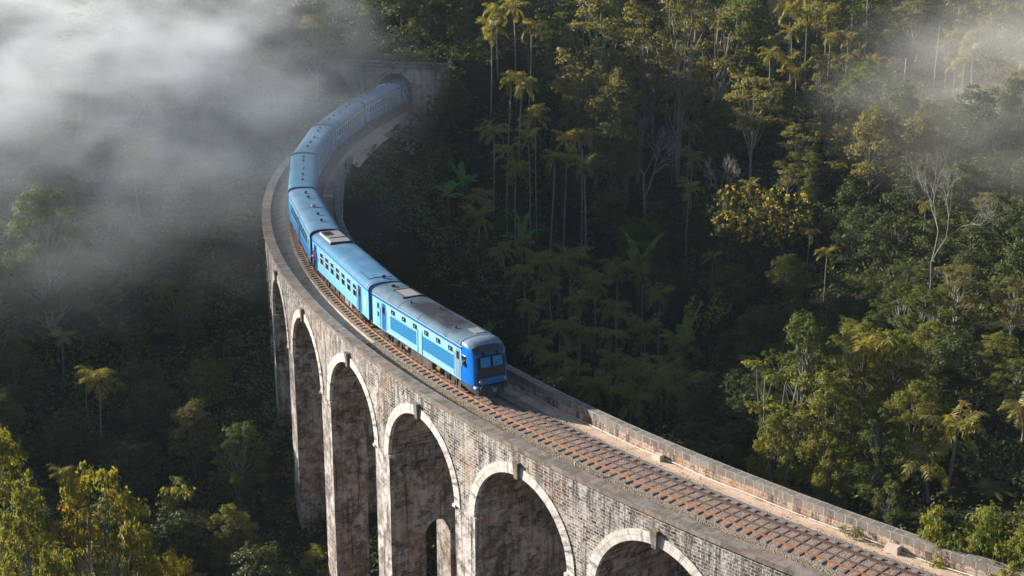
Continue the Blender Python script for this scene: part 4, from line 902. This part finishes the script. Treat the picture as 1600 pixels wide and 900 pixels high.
pl('layered',1545,330,160,.9,'pale olive tree below the misty spreading one')
pl('tall_c',1250,420,150,.7,'slender olive bush tree standing alone in the dark hollow')
pl('bare_b',1560,10,216,.9,'white forked bare tree leaning by the top edge in the mist')
pl('tall_a',930,-5,205,1.5,'tall light green tree with a pale trunk and hanging foliage near the top edge')
pl('tall_c',860,20,208,1.4,'tall bushy olive tree right of the sunlit palms at the top edge')
pl('tall_b',1068,-10,205,1.3,'tall tree with a forked white trunk by the top edge')
pl('tall_a',1000,10,210,1.3,'tall dusky tree between the hanging foliage tree and the forked white trunk')
pl('tall_b',1125,10,212,1.3,'tall grey-green tree with drooping branches right of the forked white trunk')
pl('tall_c',1170,-5,222,1.2,'dark tall tree behind the drooping grey-green one')
pl('tall_a',1430,-10,240,1.2,'dusky tall tree in the mist at the top edge')
pl('tall_c',1520,-10,238,1.2,'pale misty tall tree at the top edge left of the forked white one')
pl('round_c',960,120,196,1.,'light olive tree below the hanging foliage tree')
pl('layered',905,95,200,.8,'sunlit flat crowned tree above the palm grove')
# palms
PAL=[(778,10,206),(808,4,208),(826,30,203),(765,35,200),(812,124,196),(792,118,194),(840,168,188),(884,204,184),(912,196,186),(916,246,180),(792,232,182),(772,200,186),(828,208,184),(860,236,182),(806,262,180),(1084,246,192),(760,308,176),(745,342,170),
 (1055,134,204),(1075,200,200),(1236,6,228),(1264,14,226),(1292,12,226),(1240,46,222),(1208,78,216),(1296,54,222),(1324,58,222),(1348,50,222),(1372,60,222),(1238,90,216),(1340,86,218),(1244,112,212),(1391,108,214),(1528,50,214),(1508,66,212),(1524,76,210),(1492,98,208),
 (1444,164,204),(1508,170,200),(1485,60,222),(1213,66,220),(1280,88,218),(1470,238,190),
 (841,410,164),(870,408,166),(895,406,168),(820,430,162),(969,412,166),(1006,425,166),(862,450,160),(829,478,156),(903,472,158),(969,480,158),(930,440,162),(874,514,152),(948,522,152),(1006,514,154),(870,565,146),(956,556,146),(1002,576,144),(1034,598,138),(989,585,142),(1043,578,142),(915,602,140),(940,606,139),(895,585,142),
 (850,540,150),(1060,540,150),(905,520,153),(1035,455,162),(1075,610,138),(985,625,136),(1100,650,132),(812,395,172),(790,420,166)]
PG={'a':0}
for i_,(u,v,y) in enumerate(PAL): pl('palm_'+'abcde'[(i_*3+i_//5)%5],u,v-8,y,rnd.uniform(.95,1.25))
for u,v,y,k,w,l in((700,282,176,'banana_a',1.35,'banana plant with pale green drooping leaves on the open slope inside the bend'),(722,252,182,'banana_b',1.1,'smaller banana plant just above the pale green one on the slope'),(720,440,158,'banana_b',1.15,'banana plant with broad upright leaves behind the power car roof'),
  (762,500,154,'banana_a',.8,'low banana plant peeping over the power car roof near the nose'),(815,330,176,'banana_b',.9,'banana plant at the foot of the palm grove stems'),(1000,348,174,'banana_a',1.2,'banana plant with arching leaves in the middle of the dark valley'),(1070,478,158,'banana_b',1.1,'dim banana plant left of the small yellow blossomed tree'),
  (1350,440,150,'fern_a',1.3,'tree fern in the dark hollow above the sunlit wood'),(1420,415,146,'fern_a',1.4,'tree fern beside the leaning bare tree stem')): pl(k,u,v,y,w,l)
# the misty side left of the line
pl('near_c',62,292,140,1.15,'large round tree with pale stems at the left edge under the mist')
pl('tall_a',110,60,176,1.2,'pale ghostly tree deep in the white mist on the left')
pl('tall_b',165,150,176,1.,'dim narrow tree with a white stem inside the mist')
pl('round_b',140,175,178,.8,'dark tree clump showing through a gap in the mist')
pl('tall_c',260,-20,200,1.2,'faint tall tree behind the mist at the top edge')
pl('palm_c',150,580,124,1.0,'lone palm with bright fronds on the brushy slope left of the viaduct')
pl('palm_e',210,228,160,.9,'dim palm crown inside the mist')
pl('round_b',235,598,126,.95,'bushy tree with sunlit top right of the lone palm')
pl('round_d',100,640,122,.9,'dark spreading bush tree below the lone palm')
pl('round_c',300,630,122,.7,'dusky bushy tree behind the sunlit topped one')
pl('shrub_b',272,738,115,1.,'small yellow-green bush on the lower left slope')
pl('shrub_b',490,846,110,.8,'bright little bush at the foot of the tall white pier')
pl('shrub_a',345,560,136,1.2,'dull green bush on the slope between palm and viaduct')
pl('near_b',-6,655,88,.72,'bright lime tree with sprawling twigs at the left edge of the picture')
pl('autumn',125,728,88,.85,'yellow and reddish leafed tree in the bottom left corner')
pl('near_a',40,770,84,.6,'lime leafed tree filling the bottom left corner')
pl('autumn',215,820,86,.5,'low reddish bush tree beside the bare grey twigs')
pl('autumn',255,865,88,.55,'small yellow-green tree at the bottom edge right of the bare grey twigs')
pl('near_b',85,850,80,.5,'bright leafy bush at the bottom edge below the reddish leafed tree')
pl('bare_a',175,815,82,.62,'tangle of bare grey twigs in front of the reddish leafed tree')
pl('bare_b',18,800,82,.4,'small bare branching shrub amid the lime leaves')
# ------------------------------------------------------------------ forest fill, tree by tree
g=np.random.default_rng(5); taken=[(p[0].location.x,p[0].location.y) for p in PLANTED]
def fill(n,x0,x1,y0,y1,dmin,kinds,hr,cond=None):
    c=0; t=0
    while c<n and t<n*60:
        t+=1; y=g.uniform(y0,y1); x=g.uniform(x0,x1); z=float(hz(x,y)[0]); ok,u,v=in_view(np.array([x]),np.array([y]),np.array([z+5.]),20)
        if not ok[0]: continue
        s,o=near_track([x],[y])
        if abs(o[0])<7.5 and s[0]<136 or (cond and not cond(x,y,z,u[0],v[0],s[0],o[0])): continue
        if min((x-a)**2+(y-b)**2 for a,b in taken)<dmin*dmin: continue
        k=kinds[int(g.integers(len(kinds)))]; h=g.uniform(*hr); place(k,x,y,z,h/H0[k],(h/H0[k])**.5*g.uniform(.85,1.15),None,None,(u[0],v[0])); taken.append((x,y)); c+=1
fill(40,-14,100,214,262,5.0,['tall_a','tall_c','round_a','round_c','tall_b','round_b'],(10,16),lambda x,y,z,u,v,s,o:u>700)
fill(34,5,90,176,216,5.2,['round_a','round_b','tall_c','round_c','palm_a','palm_d','tall_b'],(8,13),lambda x,y,z,u,v,s,o:u>790)
fill(30,2,70,135,178,5.0,['round_b','round_d','round_a','palm_b','round_d'],(5,8),lambda x,y,z,u,v,s,o:u>800)
fill(16,8,60,108,136,4.5,['round_b','near_c','round_d'],(6,9),lambda x,y,z,u,v,s,o:u>1080 and z<-7)
fill(14,-16,6,186,216,4.5,['round_d','round_b','shrub_a'],(3,6),lambda x,y,z,u,v,s,o:u>650 and o<-9)
fill(22,-90,-24,186,250,6,['round_a','round_b','tall_a','tall_c','round_d'],(9,14),lambda x,y,z,u,v,s,o:o>8 or s>136)
fill(12,-24,4,214,250,5,['round_a','round_b','tall_c','round_d'],(8,12),lambda x,y,z,u,v,s,o:s>138 and z>6.5)
fill(26,-70,-24,112,180,5.5,['round_d','shrub_a','round_b','shrub_b','round_c','near_c','palm_c'],(3,7),lambda x,y,z,u,v,s,o:o>9)
fill(34,-60,-14,104,150,4.6,['round_a','near_c','round_c','near_a','round_b'],(4.5,8),lambda x,y,z,u,v,s,o:o>8.5 and v>300)
# labels for the trees that only their place tells apart
ZONES=[('tunnel hill',lambda u,v:u<720 and v<110 and u>440,'on the hill above the tunnel'),('mist',lambda u,v:u<=440 and v<330,'in the mist left of the line'),('left slope',lambda u,v:u<=460,'on the brushy slope left of the viaduct'),
 ('bend',lambda u,v:u<750 and v<330,'on the open slope inside the bend'),('top',lambda u,v:v<75 and u<1130,'along the top edge above the valley'),('top right',lambda u,v:v<75,'along the top edge in the lit mist'),('grove',lambda u,v:u<960 and v<330,'in the grove inside the bend'),
 ('valley head',lambda u,v:v<330 and u<1180,'at the dark valley head'),('upper right',lambda u,v:v<330,'on the upper lit slope'),('valley',lambda u,v:u<1120,'in the shaded valley behind the power car'),('hollow',lambda u,v:True,'in the dark hollow above the sunlit wood')]
LOOK={'round_a':'round green tree','round_b':'dark round tree','round_c':'olive round tree','round_d':'low dark spreading tree','tall_a':'tall airy pale stemmed tree','tall_b':'tall twin stemmed tree','tall_c':'tall narrow tree','near_c':'leafy green tree','near_a':'leafy lime green tree','shrub_a':'green shrub','shrub_b':'yellow-green shrub',
 'palm_a':'slim areca palm','palm_b':'leaning areca palm','palm_c':'bushy headed areca palm','palm_d':'tall stemmed areca palm','palm_e':'wide headed areca palm'}
def ordw(n):
    w=['','first','second','third','fourth','fifth','sixth','seventh','eighth','ninth','tenth','eleventh','twelfth']
    return w[n] if n<len(w) else '%dth'%n
bucket={}
for q in PLANTED:
    rt,k,uv,lab,grp=q
    if lab: rt['label']=lab; continue
    z=next(z for z in ZONES if z[1](*uv)); bucket.setdefault((k,z[2]),[]).append((uv[0],uv[1],rt))
for (k,zn),L in bucket.items():
    L.sort(key=lambda a:a[0]); zz=zn
    for i,(u,v,rt) in enumerate(L):
        rt['label']=('%s %s, %s from left'%(LOOK[k],zz,ordw(i+1))) if len(L)>1 else '%s %s, only one there'%(LOOK[k],zz)
        rt['group']='areca palms on the forested slopes' if k.startswith('palm') else 'trees of the forested slopes'

# ------------------------------------------------------------------ haze and the fog banks
def volume(name,mesh_fn,dens,color,aniso=0.,noise=None):
    t=NT(name); v=t.n('ShaderNodeVolumePrincipled'); t.set(v,'Color',color); t.set(v,'Anisotropy',aniso); t.set(v,'Density',dens)
    if noise:
        sc,lo,hi,edge=noise; co=t.coord(); ln=t.n('ShaderNodeVectorMath',operation='LENGTH'); t.t.links.new(co,ln.inputs[0])
        n=t.noise(t.mapp(co,sc,(1.3,.4,7)),1.,4,.55,.4); fall=t.ramp(ln.outputs['Value'],1.,edge); d=t.math('MULTIPLY',t.ramp(n,lo,hi),t.math('MULTIPLY',fall,dens)); t.set(v,'Density',d)
    t.t.links.new(v.outputs[0],t.out.inputs['Volume']); o=mesh_fn(name); kind(o,'stuff'); return o
def box_mesh(lo,hi):
    def f(name):
        m=MB(); m.box([(a+b)/2 for a,b in zip(lo,hi)],[b-a for a,b in zip(lo,hi)]); return m.build(name,name)
    return f
volume('haze',box_mesh((-950,-950,-70),(950,1350,110)),.00009,(.60,.78,1.),.1)
def ball(c,r):
    def f(name):
        import bmesh
        bm=bmesh.new(); bmesh.ops.create_icosphere(bm,subdivisions=3,radius=1.03); me=bpy.data.meshes.new(name); bm.to_mesh(me); bm.free(); me.materials.append(MAT[name]); o=bpy.data.objects.new('fog',me); COL.objects.link(o); o.location=c; o.scale=r; return o
    return f
FOG=True
if FOG:
    volume('fog_west',ball((-60,174,14),(46,52,20)),.10,(.88,.94,1.),.3,((4.,3.2,3.),.43,.70,.15))
    volume('fog_low',ball((-44,152,3),(37,40,16)),.032,(.86,.93,1.),.3,((3.6,3.2,2.6),.40,.66,.1))
    volume('fog_tail',ball((-28,178,7),(21,28,10)),.018,(.86,.93,1.),.3,((1.8,1.8,1.8),.34,.7,.1))
    volume('fog_east',ball((76,178,6),(40,42,18)),.05,(.97,.97,.95),.4,((2.6,2.2,2.2),.36,.70,.15))
